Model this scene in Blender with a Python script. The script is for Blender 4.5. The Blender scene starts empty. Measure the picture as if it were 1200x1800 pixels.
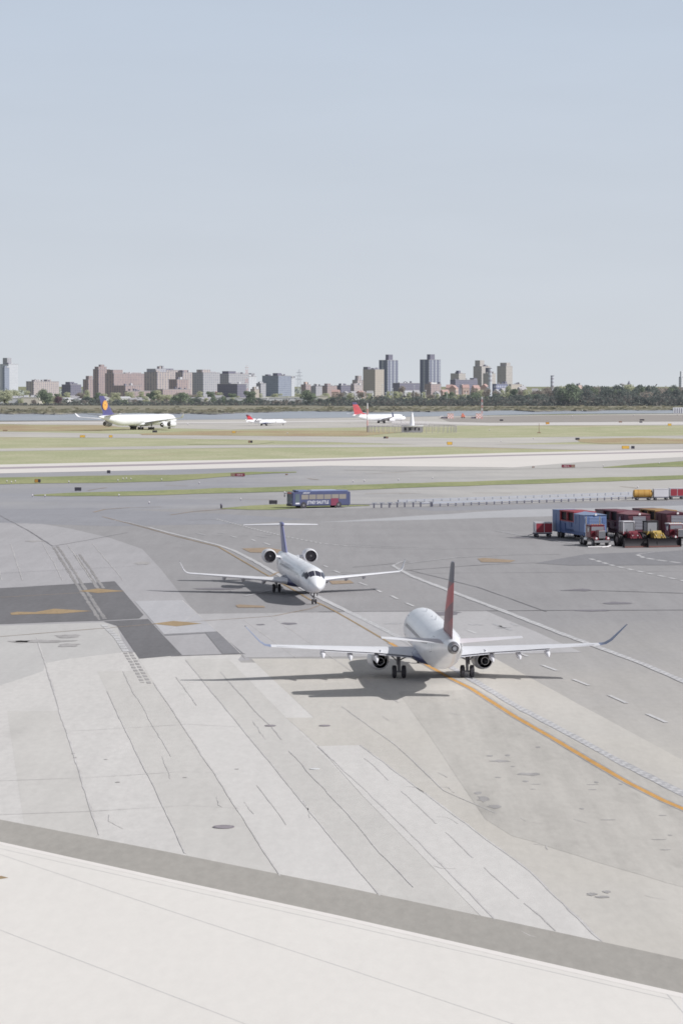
import bpy, bmesh, math, random
from math import radians as R, sin, cos, pi, tan, atan2, sqrt, hypot
from mathutils import Vector, Matrix
random.seed(11)
scene = bpy.context.scene
COL = scene.collection

# ------------------------------------------------------------------ camera model
F, HC, HY = 5000.0, 22.3, 678.0          # focal length in photo pixels, eye height, horizon row
A = math.atan((900 - HY) / F)            # downward tilt
cam = bpy.data.cameras.new('camera')
cam.sensor_fit = 'HORIZONTAL'; cam.sensor_width = 36.0; cam.lens = 36.0 * F / 1200
cam.clip_start = 1.0; cam.clip_end = 120000
camo = bpy.data.objects.new('camera', cam); COL.objects.link(camo)
camo.location = (0, 0, HC); camo.rotation_euler = (pi / 2 - A, 0, 0)
scene.camera = camo

def ray(x, y):
    cx, cy = (x - 600) / F, (900 - y) / F
    return Vector((cx, cos(A) + cy * sin(A), -sin(A) + cy * cos(A)))
def at(x, y, z=0.0):                      # point of the ground plane seen in the photograph
    d = ray(x, y); t = (z - HC) / d.z
    return Vector((d.x * t, d.y * t, z))
def pt(x, y, d):                          # point at distance d along the ground
    r = ray(x, y); t = d / r.y
    return Vector((r.x * t, d, HC + r.z * t))
def dist(y): return at(600, y).y
def zat(y, d): return pt(600, y, d).z
def xat(x, d): return pt(x, HY, d).x

# ------------------------------------------------------------------ materials
def new_mat(name):
    m = bpy.data.materials.new(name); m.use_nodes = True
    nt = m.node_tree
    return m, nt, nt.nodes['Principled BSDF']
def lin(c):
    return tuple(((v / 255) / 12.92 if v / 255 <= .04045 else ((v / 255 + .055) / 1.055) ** 2.4) for v in c)
def rgb(c): return (c[0], c[1], c[2], 1)
def N(nt, t, **kw):
    n = nt.nodes.new(t)
    for k, v in kw.items():
        if k.startswith('i_'): n.inputs[k[2:].replace('_', ' ')].default_value = v
        else: setattr(n, k, v)
    return n
def mathn(nt, op, a, b=None, c=None):
    n = nt.nodes.new('ShaderNodeMath'); n.operation = op
    for i, v in enumerate((a, b, c)):
        if v is None: continue
        if isinstance(v, (int, float)): n.inputs[i].default_value = v
        else: nt.links.new(v, n.inputs[i])
    return n.outputs[0]
def mixc(nt, f, a, b, blend='MIX'):
    n = nt.nodes.new('ShaderNodeMix'); n.data_type = 'RGBA'; n.blend_type = blend
    for s, v in ((n.inputs[0], f), (n.inputs[6], a), (n.inputs[7], b)):
        if isinstance(v, (int, float)): s.default_value = v
        elif isinstance(v, tuple): s.default_value = rgb(v)
        else: nt.links.new(v, s)
    return n.outputs[2]
def ramp(nt, fac, lo, hi, a=0.0, b=1.0):
    n = nt.nodes.new('ShaderNodeMapRange'); n.inputs[1].default_value = lo; n.inputs[2].default_value = hi
    n.inputs[3].default_value = a; n.inputs[4].default_value = b
    nt.links.new(fac, n.inputs[0]); return n.outputs[0]
def noise(nt, vec, scale, detail=3, rough=.55):
    n = N(nt, 'ShaderNodeTexNoise'); n.inputs['Scale'].default_value = scale
    n.inputs['Detail'].default_value = detail; n.inputs['Roughness'].default_value = rough
    nt.links.new(vec, n.inputs['Vector']); return n.outputs['Fac']

MC = {}
def plain(name, c, rough=.5, metal=0.0, var=.06, vscale=.6, coat=0.0, spec=.5):
    if name in MC: return MC[name]
    m, nt, b = new_mat(name)
    tc = N(nt, 'ShaderNodeTexCoord')
    f = noise(nt, tc.outputs['Object'], vscale, 4)
    k = ramp(nt, f, .3, .7, 1 - var, 1 + var)
    cc = N(nt, 'ShaderNodeCombineColor')
    for i in range(3): nt.links.new(mathn(nt, 'MULTIPLY', k, c[i]), cc.inputs[i])
    nt.links.new(cc.outputs[0], b.inputs['Base Color'])
    b.inputs['Roughness'].default_value = rough; b.inputs['Metallic'].default_value = metal
    b.inputs['Coat Weight'].default_value = coat; b.inputs['Specular IOR Level'].default_value = spec
    MC[name] = m; return m

LANE = R(7.7)
def ground_mat(name, c, blotch=.10, streak=.07, fine=.06, tint=None, grad=None, spots=0.0, rough=.9, xgrad=None):
    """paving: blotches, streaks along the traffic lanes, fine grain, dark tyre and oil spots"""
    m, nt, b = new_mat(name)
    g = N(nt, 'ShaderNodeNewGeometry')
    mp = N(nt, 'ShaderNodeMapping'); mp.inputs['Rotation'].default_value = (0, 0, -LANE)
    nt.links.new(g.outputs['Position'], mp.inputs['Vector'])
    mp2 = N(nt, 'ShaderNodeMapping'); mp2.inputs['Rotation'].default_value = (0, 0, -LANE); mp2.inputs['Scale'].default_value = (.55, .035, 1)
    nt.links.new(g.outputs['Position'], mp2.inputs['Vector'])
    mp3 = N(nt, 'ShaderNodeMapping'); mp3.inputs['Scale'].default_value = (1, .3, 1)
    nt.links.new(g.outputs['Position'], mp3.inputs['Vector'])
    n1 = noise(nt, mp.outputs[0], .045, 5, .6)
    n2 = noise(nt, mp2.outputs[0], 1.0, 4, .65)
    n3 = noise(nt, mp3.outputs[0], 2.2, 6, .7)
    k = mathn(nt, 'ADD', ramp(nt, n1, .25, .75, 1 - blotch, 1 + blotch), ramp(nt, n2, .25, .75, -streak, streak))
    k = mathn(nt, 'ADD', k, ramp(nt, n3, .3, .7, -fine, fine))
    if spots:
        n4 = noise(nt, mp3.outputs[0], .32, 3, .5)
        k = mathn(nt, 'SUBTRACT', k, ramp(nt, n4, .62, .8, 0, spots))
    base = N(nt, 'ShaderNodeRGB'); base.outputs[0].default_value = rgb(c); col = base.outputs[0]
    if tint is not None:
        n5 = noise(nt, mp.outputs[0], .02, 3)
        col = mixc(nt, ramp(nt, n5, .4, .62), col, tint)
    if grad is not None:                  # (y0, y1, colour at y0): paving colour turns lighter nearer the terminal
        sx = N(nt, 'ShaderNodeSeparateXYZ'); nt.links.new(g.outputs['Position'], sx.inputs[0])
        wob = mathn(nt, 'ADD', sx.outputs[1], ramp(nt, n1, .2, .8, -25, 25))
        col = mixc(nt, ramp(nt, wob, grad[0], grad[1], 1, 0), col, grad[2])
    if xgrad is not None:                 # paler resurfaced paving towards the right
        sy = N(nt, 'ShaderNodeSeparateXYZ'); nt.links.new(g.outputs['Position'], sy.inputs[0])
        col = mixc(nt, ramp(nt, mathn(nt, 'ADD', sy.outputs[0], ramp(nt, n1, .2, .8, -20, 20)), xgrad[0], xgrad[1]), col, xgrad[2])
    vm = N(nt, 'ShaderNodeVectorMath', operation='SCALE')
    nt.links.new(col, vm.inputs[0]); nt.links.new(k, vm.inputs[3])
    nt.links.new(vm.outputs[0], b.inputs['Base Color'])
    b.inputs['Roughness'].default_value = rough; b.inputs['Specular IOR Level'].default_value = .15
    return m

def grass_mat(name, c1, c2, c3):
    m, nt, b = new_mat(name)
    g = N(nt, 'ShaderNodeNewGeometry')
    mp = N(nt, 'ShaderNodeMapping'); mp.inputs['Scale'].default_value = (.6, .25, 1)
    nt.links.new(g.outputs['Position'], mp.inputs['Vector'])
    n1 = noise(nt, mp.outputs[0], .07, 6, .65); n2 = noise(nt, g.outputs['Position'], .9, 5, .75)
    n3 = noise(nt, mp.outputs[0], .022, 4, .6)
    col = mixc(nt, ramp(nt, n1, .42, .6), c1, c2)
    col = mixc(nt, ramp(nt, n3, .55, .68), col, c3)
    vm = N(nt, 'ShaderNodeVectorMath', operation='SCALE')
    nt.links.new(col, vm.inputs[0]); nt.links.new(ramp(nt, n2, .3, .7, .72, 1.28), vm.inputs[3])
    nt.links.new(vm.outputs[0], b.inputs['Base Color'])
    b.inputs['Roughness'].default_value = 1; b.inputs['Specular IOR Level'].default_value = 0
    return m

# ------------------------------------------------------------------ mesh builder
class MB:
    def __init__(self): self.v, self.f, self.m = [], [], []
    def add(self, vs, fs, mi=0):
        o = len(self.v); self.v += [tuple(p) for p in vs]
        self.f += [tuple(i + o for i in f) for f in fs]; self.m += [mi] * len(fs); return self
    def box(self, c, s, rz=0, mi=0, top=(1, 1)):
        hx, hy, hz = s[0] / 2, s[1] / 2, s[2] / 2; vs = []
        for z, k in ((-hz, (1, 1)), (hz, top)):
            for x, y in ((-hx, -hy), (hx, -hy), (hx, hy), (-hx, hy)):
                x, y = x * k[0], y * k[1]
                vs.append((c[0] + x * cos(rz) - y * sin(rz), c[1] + x * sin(rz) + y * cos(rz), c[2] + z))
        return self.add(vs, [(3, 2, 1, 0), (4, 5, 6, 7), (0, 1, 5, 4), (1, 2, 6, 5), (2, 3, 7, 6), (3, 0, 4, 7)], mi)
    def rbox(self, c, s, r=.05, mi=0):       # box with bevelled edges
        hx, hy, hz = s[0] / 2, s[1] / 2, s[2] / 2; r = min(r, hx * .9, hy * .9, hz * .9)
        rings = []
        for z, i in ((-hz, r), (-hz + r, 0), (hz - r, 0), (hz, r)):
            ring = []
            for sx, sy in ((-1, -1), (1, -1), (1, 1), (-1, 1)):
                ring.append((c[0] + sx * (hx - i - r), c[1] + sy * (hy - i), c[2] + z)); ring.append((c[0] + sx * (hx - i), c[1] + sy * (hy - i - r), c[2] + z))
            # order the ring by angle so it never crosses itself
            ring.sort(key=lambda p: atan2((p[1] - c[1]) / hy, (p[0] - c[0]) / hx)); rings.append(ring)
        return self.loft(rings, True, True, mi)
    def cyl(self, p0, p1, r0, r1=None, n=12, mi=0, cap=True):
        p0, p1 = Vector(p0), Vector(p1); r1 = r0 if r1 is None else r1
        d = (p1 - p0).normalized(); a = d.orthogonal().normalized(); b = d.cross(a)
        rings = [[p + (a * cos(2 * pi * i / n) + b * sin(2 * pi * i / n)) * r for i in range(n)] for p, r in ((p0, r0), (p1, r1))]
        return self.loft(rings, cap, cap, mi)
    def tube(self, pts, r, n=6, mi=0):
        for a, b in zip(pts, pts[1:]): self.cyl(a, b, r, r, n, mi)
        return self
    def lathe(self, o, axis, prof, n=20, mi=0, cap0=False, cap1=False):
        o = Vector(o); d = Vector(axis).normalized(); a = d.orthogonal().normalized(); b = d.cross(a)
        rings = [[o + d * t + (a * cos(2 * pi * i / n) + b * sin(2 * pi * i / n)) * max(r, 1e-3) for i in range(n)] for t, r in prof]
        return self.loft(rings, cap0, cap1, mi)
    def loft(self, rings, cap0=True, cap1=True, mi=0):
        n = len(rings[0]); vs = [p for r in rings for p in r]; fs = []
        for k in range(len(rings) - 1):
            for i in range(n):
                j = (i + 1) % n
                fs.append((k * n + i, k * n + j, (k + 1) * n + j, (k + 1) * n + i))
        if cap0: fs.append(tuple(range(n - 1, -1, -1)))
        if cap1: fs.append(tuple(range((len(rings) - 1) * n, len(rings) * n)))
        return self.add(vs, fs, mi)
    def quad(self, *p, mi=0): return self.add(p, [tuple(range(len(p)))], mi)
    def build(self, name, mats, parent=None, smooth=False, fix=True):
        me = bpy.data.meshes.new(name); me.from_pydata(self.v, [], self.f)
        for m in (mats if isinstance(mats, (list, tuple)) else [mats]): me.materials.append(m)
        if any(self.m): me.polygons.foreach_set('material_index', self.m)
        if fix:
            bm = bmesh.new(); bm.from_mesh(me); bmesh.ops.recalc_face_normals(bm, faces=bm.faces); bm.to_mesh(me); bm.free()
        if smooth:
            me.shade_smooth() if hasattr(me, 'shade_smooth') else me.polygons.foreach_set('use_smooth', [True] * len(me.polygons))
            if smooth != 'all': me.set_sharp_from_angle(angle=R(38))
        me.update()
        o = bpy.data.objects.new(name, me); COL.objects.link(o)
        if parent is not None: o.parent = parent
        return o

def tag(o, label=None, cat=None, group=None, kind=None):
    for k, v in (('label', label), ('category', cat), ('group', group), ('kind', kind)):
        if v: o[k] = v
    return o
def thing(name, label, cat, loc=(0, 0, 0), rz=0.0, group=None):
    o = bpy.data.objects.new(name, None); COL.objects.link(o)
    o.location = loc; o.rotation_euler = (0, 0, rz); o.empty_display_size = .2
    return tag(o, label, cat, group)
def dup(root, loc=None, rz=None, sc=None, label=None, group=None):
    def cp(o, parent):
        c = o.copy(); COL.objects.link(c)
        if parent is not None: c.parent = parent
        for ch in o.children: cp(ch, c)
        return c
    r = cp(root, None)
    if loc is not None: r.location = loc
    if rz is not None: r.rotation_euler = (0, 0, rz)
    if sc is not None: r.scale = sc if hasattr(sc, '__len__') else (sc,) * 3
    if label: r['label'] = label
    if group: r['group'] = group
    return r
def text_mesh(name, s, size, mat, parent, loc, rot, xscale=1.0, thick=.0):
    c = bpy.data.curves.new(name, 'FONT'); c.body = s; c.size = size; c.align_x = 'CENTER'; c.align_y = 'CENTER'; c.offset = thick
    t = bpy.data.objects.new('text_source', c); COL.objects.link(t)
    dg = bpy.context.evaluated_depsgraph_get()
    me = bpy.data.meshes.new_from_object(t.evaluated_get(dg)); me.name = name
    bpy.data.objects.remove(t)
    me.materials.clear(); me.materials.append(mat)
    o = bpy.data.objects.new(name, me); COL.objects.link(o); o.parent = parent
    o.location = loc; o.rotation_euler = rot; o.scale = (xscale, 1, 1)
    return o

# ------------------------------------------------------------------ ground, paving, water
def densify(px, step=40):
    out = []
    for i in range(len(px)):
        a, b = px[i], px[(i + 1) % len(px)]
        k = max(1, int(hypot(b[0] - a[0], b[1] - a[1]) / step))
        out += [(a[0] + (b[0] - a[0]) * t / k, a[1] + (b[1] - a[1]) * t / k) for t in range(k)]
    return out
def sheet(name, polys, mat, z, kind='structure', jit=0.0, label=None):
    mb = MB()
    for px in polys:
        if jit: px = [(x + random.uniform(-jit, jit) * 2, y + random.uniform(-jit, jit)) for x, y in densify(px)]
        mb.add([at(x, y, z) for x, y in px], [tuple(range(len(px)))])
    o = mb.build(name, mat, fix=False)
    for p in o.data.polygons:
        if p.normal.z < 0: p.flip()
    return tag(o, label, kind=kind)
def ribbon(mb, px, w, z, wob=0.0, step=4.0, dash=None, off=0.0, vary=0.0, phase=0.0):
    """a strip w metres wide along a polyline given on the photograph, laid on the ground"""
    P = [at(x, y, z) for x, y in px]; pts = []
    for a, b in zip(P, P[1:]):
        k = max(1, int((b - a).length / step))
        pts += [a.lerp(b, t / k) for t in range(k)]
    pts.append(P[-1])
    def nrm(i):
        d = pts[min(i + 1, len(pts) - 1)] - pts[max(i - 1, 0)]; d.z = 0; d.normalize(); return Vector((-d.y, d.x, 0))
    L, acc = [], 0.0; o = 0.0
    for i, p in enumerate(pts):
        if i: acc += (p - pts[i - 1]).length
        o = o * .8 + random.uniform(-wob, wob)
        L.append((acc, p + nrm(i) * (off + o), nrm(i), w * (1 + random.uniform(-vary, vary))))
    def sample(s):
        for (s0, p0, n0, w0), (s1, p1, n1, w1) in zip(L, L[1:]):
            if s <= s1 + 1e-6: 
                t = (s - s0) / max(s1 - s0, 1e-6); return p0.lerp(p1, t), n0.lerp(n1, t), w0 + (w1 - w0) * t
        return L[-1][1:]
    if dash:
        s = phase
        while s < acc:
            e = min(s + dash[0], acc); a, b = sample(s), sample(e)
            mb.quad(a[1] * (a[2] / 2) + a[0], b[1] * (b[2] / 2) + b[0], b[0] - b[1] * (b[2] / 2), a[0] - a[1] * (a[2] / 2)); s += dash[0] + dash[1]
    else:
        for (s0, p0, n0, w0), (s1, p1, n1, w1) in zip(L, L[1:]):
            mb.quad(p0 + n0 * w0 / 2, p1 + n1 * w1 / 2, p1 - n1 * w1 / 2, p0 - n0 * w0 / 2)
    return mb
def flat(mb, name, mat):
    o = mb.build(name, mat, fix=False)
    for p in o.data.polygons:
        if p.normal.z < 0: p.flip()
    return tag(o, kind='structure')

XL, XR = -500, 1700                       # strips run on past the frame
def ext(p0, p1, x):                       # a line through two points, carried on to column x
    return (x, p0[1] + (p1[1] - p0[1]) * (x - p0[0]) / (p1[0] - p0[0]))
def band(top, bot):                       # top and bottom edges given as point lists in x order
    t = [ext(top[0], top[-1], XL)] + top + [ext(top[0], top[-1], XR)]
    b = [ext(bot[0], bot[-1], XL)] + bot + [ext(bot[0], bot[-1], XR)]
    return t + b[::-1]

M_land = grass_mat('far_land', lin((136, 140, 118)), lin((150, 150, 128)), lin((126, 126, 112)))
M_grass = grass_mat('airfield_grass', lin((170, 172, 142)), lin((182, 180, 154)), lin((178, 168, 146)))
M_grass2 = grass_mat('near_grass', lin((140, 147, 112)), lin((158, 160, 124)), lin((150, 148, 120)))
M_brown = grass_mat('dry_grass', lin((176, 166, 138)), lin((168, 150, 128)), lin((172, 174, 140)))
M_asph = ground_mat('apron_asphalt', lin((156, 154, 156)), blotch=.06, streak=.06, fine=.05, spots=.08, grad=(160, 275, lin((192, 188, 183))))
M_taxi = ground_mat('taxiway_asphalt', lin((156, 156, 162)), blotch=.07, streak=.03, fine=.04, tint=lin((162, 161, 164)), xgrad=(-30, 45, lin((186, 183, 180))))
M_farpave = ground_mat('far_paving', lin((184, 180, 177)), blotch=.06, streak=.02, fine=.03, tint=lin((196, 192, 186)))
M_runway = ground_mat('runway_concrete', lin((220, 215, 211)), blotch=.03, streak=.0, fine=.03)
M_stripe = ground_mat('rubber_stripe', lin((170, 160, 166)), blotch=.08, streak=.03, fine=.03)
M_conc = ground_mat('worn_concrete', lin((205, 202, 200)), blotch=.045, streak=.045, fine=.07, spots=.05)
M_conc_l = ground_mat('light_concrete', lin((208, 205, 203)), blotch=.04, streak=.04, fine=.05, spots=.04)
M_conc_d = ground_mat('grey_concrete', lin((200, 197, 194)), blotch=.05, streak=.05, fine=.05, spots=.07)
M_slab = ground_mat('slab_concrete', lin((182, 180, 182)), blotch=.05, streak=.05, fine=.05, spots=.07)
M_upper = ground_mat('upper_concrete', lin((172, 170, 173)), blotch=.06, streak=.06, fine=.05, spots=.06)
M_tan = ground_mat('tan_paving', lin((198, 194, 189)), blotch=.05, streak=.05, fine=.05, spots=.06, tint=lin((199, 194, 187)))
M_dark = ground_mat('dark_patch', lin((118, 117, 120)), blotch=.06, streak=.09, fine=.08)
M_mid = ground_mat('mid_patch', lin((152, 151, 155)), blotch=.06, streak=.08, fine=.06)
M_band = ground_mat('band_asphalt', lin((166, 162, 157)), blotch=.05, streak=.03, fine=.08)
M_fore = ground_mat('pale_concrete', lin((224, 220, 216)), blotch=.026, streak=.014, fine=.025, spots=.03)
M_white = ground_mat('white_paint', lin((200, 199, 201)), blotch=.06, streak=.05, fine=.16)
M_faint = ground_mat('faded_paint', lin((180, 179, 182)), blotch=.06, streak=.05, fine=.14)
M_orange = ground_mat('orange_paint', lin((204, 158, 98)), blotch=.08, streak=.08, fine=.12)
M_ochre = ground_mat('worn_orange_paint', lin((163, 142, 114)), blotch=.08, streak=.1, fine=.14)
M_rust = ground_mat('faded_orange_paint', lin((162, 144, 126)), blotch=.08, streak=.08, fine=.14)
M_joint = ground_mat('joint_tar', lin((192, 189, 189)), tint=lin((205, 202, 201)), blotch=.10, streak=.1, fine=.15)
M_joint_l = ground_mat('pale_joint', lin((206, 204, 203)), blotch=.03, streak=.02, fine=.03)
M_tar = ground_mat('crack_tar', lin((132, 130, 134)), blotch=.15, streak=.1, fine=.2)
M_stain = ground_mat('oil_stain', lin((170, 167, 167)), blotch=.12, streak=.12, fine=.15)

# land sheet to the horizon
mb = MB(); mb.add([(-40000, 20, 0), (40000, 20, 0), (40000, 70000, 0), (-40000, 70000, 0)], [(0, 1, 2, 3)])
tag(mb.build('ground', M_land, fix=False), kind='structure')
# airfield grass, from the near taxiway to the water
tag(sheet('airfield_grass', [band([(0, 739), (400, 737), (800, 731), (1200, 727)], [(0, 880), (1200, 860)])], M_grass, .02, 'stuff'), 'mown grass between the runway and the taxiways', kind='stuff')
# far paving strips
def strips(name, polys, mat, z): return sheet(name, polys, mat, z)
strips('far_taxiway', [
    band([(0, 740), (400, 737), (800, 731), (1200, 727)], [(0, 745), (400, 755), (800, 748), (1200, 747.5)]),
    band([(0, 758.5), (250, 763), (400, 765), (800, 770), (1200, 765.5)], [(0, 768), (250, 770), (400, 772), (800, 783), (1200, 771.5)]),
    ], M_farpave, .05)
strips('far_taxiway', [band([(0, 788.5), (400, 782), (800, 781), (1100, 781), (1200, 780)], [(0, 793), (400, 787), (800, 785), (1100, 793), (1200, 791)])], M_farpave, .065)
sheet('dry_grass', [[(XL, 748), (0, 746), (180, 747), (230, 752), (180, 757), (0, 758), (XL, 759)],
    [(245, 762), (330, 758), (480, 756.5), (640, 757), (700, 760), (640, 766), (500, 766.5), (330, 765), (250, 764.5)],
    [(1010, 771.5), (1120, 769), (1200, 771), (XR, 770), (XR, 779), (1200, 779.5), (1060, 780), (1020, 777)]], M_brown, .09, 'stuff', label='dry brown grass beside the far taxiways')
sheet('far_grass', [[(XL, 748), (640, 748), (XL, 748.2)], [(400, 774), (470, 773.5), (482, 777), (450, 781), (400, 781.5), (330, 781), (340, 776)]], M_grass, .11, 'stuff', label='green grass island between the far taxiways')
strips('bright_taxiway', [[(XL, 743), (380, 741.5), (640, 738.5), (860, 743), (1200, 741.5), (XR, 740), (XR, 746), (1200, 746.5), (860, 748), (640, 741), (380, 744), (XL, 746)]],
       ground_mat('bright_paving', lin((208, 204, 202)), blotch=.04, streak=.02, fine=.03), .13)
sheet('brown_verge', [[(770, 734), (960, 730), (1200, 729), (XR, 727), (XR, 738), (1200, 740), (860, 742.5), (790, 741)]], ground_mat('brown_verge', lin((160, 154, 150)), blotch=.08, streak=.02, fine=.05), .12)
# near pavement: everything this side of the runway
edge_rw = [(0, 832), (300, 825.5), (380, 822), (580, 818), (900, 821), (1200, 803)]
tx = [ext((0, 830), (300, 824), XL), (0, 831), (300, 824), (580, 815), (900, 815), (1200, 800), ext((900, 815), (1200, 800), XR)]
sheet('taxiway', [tx + [(XR, 960), (XL, 960)]], M_taxi, .05)
sheet('apron', [[(XL, 893), (-200, 893), (160, 897), (390, 893), (480, 896), (640, 893), (900, 884.5), (1110, 879), (1200, 876), (XR, 850), (2600, 1250), (2600, 1800), (2400, 3200), (-1200, 3200), (-1400, 1500)]], M_asph, .058)
# runway with its dark rubber stripe
rt = [(0, 816.5), (300, 810), (580, 805), (900, 795.5), (1200, 789.5)]
rb = [(0, 832), (300, 825.5), (580, 818.5), (760, 820), (900, 821.5), (1020, 812), (1200, 803)]
sheet('runway', [band(rt, rb)], M_runway, .075)
sheet('rubber_stripe', [band([(0, 821.2), (300, 814.5), (580, 807.2), (900, 799.2), (1200, 792.6)], [(0, 824.4), (300, 817.6), (580, 810), (900, 801.4), (1200, 794.6)])], M_stripe, .09)
sheet('runway_shoulder', [[(600, 826), (760, 822), (900, 821.5), (1020, 812), (1200, 803), (XR, 770), (XR, 778), (1200, 810), (1075, 821), (930, 824), (700, 828)]], M_taxi, .095)
# grass strips beside the taxiways
def gpoly(t, b): return t + b[::-1]
sheet('grass_strip', [gpoly([(XL, 862), (0, 839.5), (150, 836), (300, 834), (380, 832), (440, 829.5), (520, 829)], [(XL, 876), (0, 851), (150, 849), (300, 846), (380, 839), (440, 834), (520, 830)]),
    gpoly([(60, 869.5), (120, 866), (300, 861.5), (380, 858), (580, 853), (900, 844), (1200, 835), (XR, 806)], [(60, 871.5), (120, 872.5), (300, 870), (380, 867), (580, 862), (900, 851), (1200, 842), (XR, 812)]),
    gpoly([(1060, 821.5), (1110, 816.5), (1200, 810), (XR, 770)], [(1060, 822.5), (1110, 822), (1200, 820), (XR, 790)]),
    gpoly([(388, 893), (440, 889), (480, 886.5), (560, 885), (650, 887.5)], [(388, 894), (440, 895.5), (480, 895.5), (560, 892), (650, 888.5)])], M_grass2, .11, 'stuff', jit=.55, label='short green grass strips between the near taxiways')
# paving areas of the apron (each a thin sheet above the last)
sheet('light_paving', [[(XL, 905), (-40, 912), (60, 918), (125, 930), (190, 945), (250, 965), (282, 1000), (345, 1078), (427, 1148), (440, 1160), (-700, 1260), (XL, 1200)]], M_upper, .062, jit=.4)
VX, VY = -75, 672
def vline(x, y, y2): return (VX + (x - VX) * (y2 - VY) / (y - VY), y2)
def strip_poly(xa, xb, y0, y1): return [vline(xa, 1300, y0), vline(xb, 1300, y0), vline(xb, 1300, y1), vline(xa, 1300, y1)]
sheet('worn_concrete', [[(-900, 1255), (0, 1205), (76, 1180), (80, 1166), (122, 1158), (222, 1146), (320, 1152), (427, 1149), vline(560, 1300, 1160), vline(560, 1300, 1260), vline(560, 1300, 1700), (-400, 1700)]], M_conc, .066)
sheet('pale_corner', [[(-900, 1110), (0, 1100), (182, 1094), (206, 1102), (222, 1146), (122, 1158), (80, 1166), (76, 1180), (0, 1205), (-900, 1255)]], ground_mat('pale_corner', lin((192, 190, 189)), blotch=.05, streak=.04, fine=.05), .067)
sheet('grey_strip', [strip_poly(229, 336, 1180, 1700), strip_poly(441, 540, 1158, 1700), strip_poly(20, 121, 1250, 1700)], M_conc_d, .070)
sheet('light_strip', [strip_poly(336, 441, 1158, 1700), strip_poly(540, 592, 1165, 1262)], M_conc_l, .071)
sheet('tan_paving', [[vline(592, 1300, 1158), (870, 1158), (1500, 1500), (1700, 1900), (1100, 1750), (560, 1312), vline(540, 1300, 1262), vline(592, 1300, 1262)]], M_tan, .073, jit=.3)
sheet('slab', [[(345, 1079), (600, 1076), (852, 1073), (940, 1110), (1022, 1147), (700, 1154), (432, 1156)]], M_slab, .075, jit=.3)
sheet('light_slab', [[(560, 1312), (632, 1310), (780, 1418), (932, 1532), (1057, 1655), (1090, 1690), (760, 1660), vline(540, 1300, 1620), vline(540, 1300, 1400)]], M_conc_l, .077, jit=.3)
sheet('tan_slab', [[(700, 1215), (838, 1212), (1500, 1560), (1400, 1620), (900, 1470), (850, 1440)]], ground_mat('greyer_paving', lin((190, 186, 181)), blotch=.06, streak=.12, fine=.06, spots=.22), .079, jit=1.2)
sheet('dark_patch', [[(-900, 1060), (0, 1034), (202, 1022), (220, 1043), (252, 1081), (245, 1087), (175, 1091), (0, 1097), (-900, 1135)], [(182, 1092), (260, 1088), (320, 1151), (245, 1158), (205, 1100)]], M_dark, .081, jit=.3)
sheet('mid_patch', [[(360, 1112), (382, 1110), (427, 1148), (390, 1149)], [(288, 1115.5), (360, 1112), (362, 1113.5), (290, 1117.5)],
    [(940, 990), (1030, 974), (1200, 968), (1900, 945), (1900, 985), (1200, 993), (1000, 994)]], ground_mat('darker_patch', lin((138, 137, 141)), blotch=.07, streak=.05, fine=.07), .082, jit=.3)
sheet('pale_patch', [[(237, 1057), (320, 1055), (381, 1110), (288, 1115)]], ground_mat('paler_patch', lin((184, 183, 187)), blotch=.04, streak=.06, fine=.05), .083)
sheet('light_lane', [[(560, 918), (760, 905), (960, 892), (1200, 884), (1900, 860), (1900, 880), (1200, 897), (980, 907), (700, 915)]], ground_mat('paler_lane', lin((178, 178, 182)), blotch=.05, streak=.03, fine=.05), .064, jit=.3)
sheet('stained_lane', [[(-200, 897), (160, 893), (420, 905), (540, 912), (430, 921), (180, 925), (-200, 912)], [(700, 893), (980, 886), (1200, 880), (1500, 872), (1500, 880), (1000, 894), (760, 898)]], ground_mat('darker_lane', lin((152, 152, 158)), blotch=.06, streak=.04, fine=.05), .065, jit=.6)
sheet('band_asphalt', [[(-900, 1262), (0, 1441), (300, 1499), (600, 1559), (900, 1622), (1200, 1687), (2400, 1950), (2400, 2030), (1200, 1747), (900, 1679), (600, 1611), (300, 1546), (0, 1480), (-900, 1286)]], M_band, .086)
sheet('white_edge', [[(-900, 1286), (0, 1480), (300, 1546), (600, 1611), (900, 1679), (1200, 1747), (2400, 2030), (2400, 2045), (1200, 1755), (900, 1686), (600, 1617), (300, 1551.5), (0, 1485), (-900, 1290)]], ground_mat('pale_edge', lin((230, 225, 222)), .01, .01, .02), .094)
sheet('terminal_paving', [[(-900, 1290), (0, 1485), (300, 1551.5), (600, 1617), (900, 1686), (1200, 1755), (2400, 2045), (2400, 3400), (-1200, 3400)]], M_fore, .090)

# joints and cracks
mj, mt = MB(), MB()
def lane_line(x, y0, y1, w=.07, wob=.03, mb=None): ribbon(mb or mj, [vline(x, 1300, y0), vline(x, 1300, (y0 + y1) / 2), vline(x, 1300, y1)], w, .088, wob, 1.5, vary=.5)
lane_line(121, 1120, 1468, .10, .025); lane_line(229, 1215, 1500, .06, .02); lane_line(336, 1200, 1540, .065, .025)
lane_line(441, 1160, 1575, .065, .015); lane_line(284, 1180, 1330, .05, .05); lane_line(391, 1190, 1240, .05); lane_line(391, 1380, 1450, .05)
lane_line(496, 1180, 1300, .06, .05); lane_line(490, 1320, 1560, .06, .05)
ribbon(mj, [(560, 1312), (600, 1350), (735, 1480), (870, 1617)], .09, .088, .03, 1.5, vary=.4)
ribbon(mj, [(632, 1310), (780, 1418), (932, 1532), (1057, 1655)], .09, .088, .05, 1.5, vary=.5)
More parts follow.
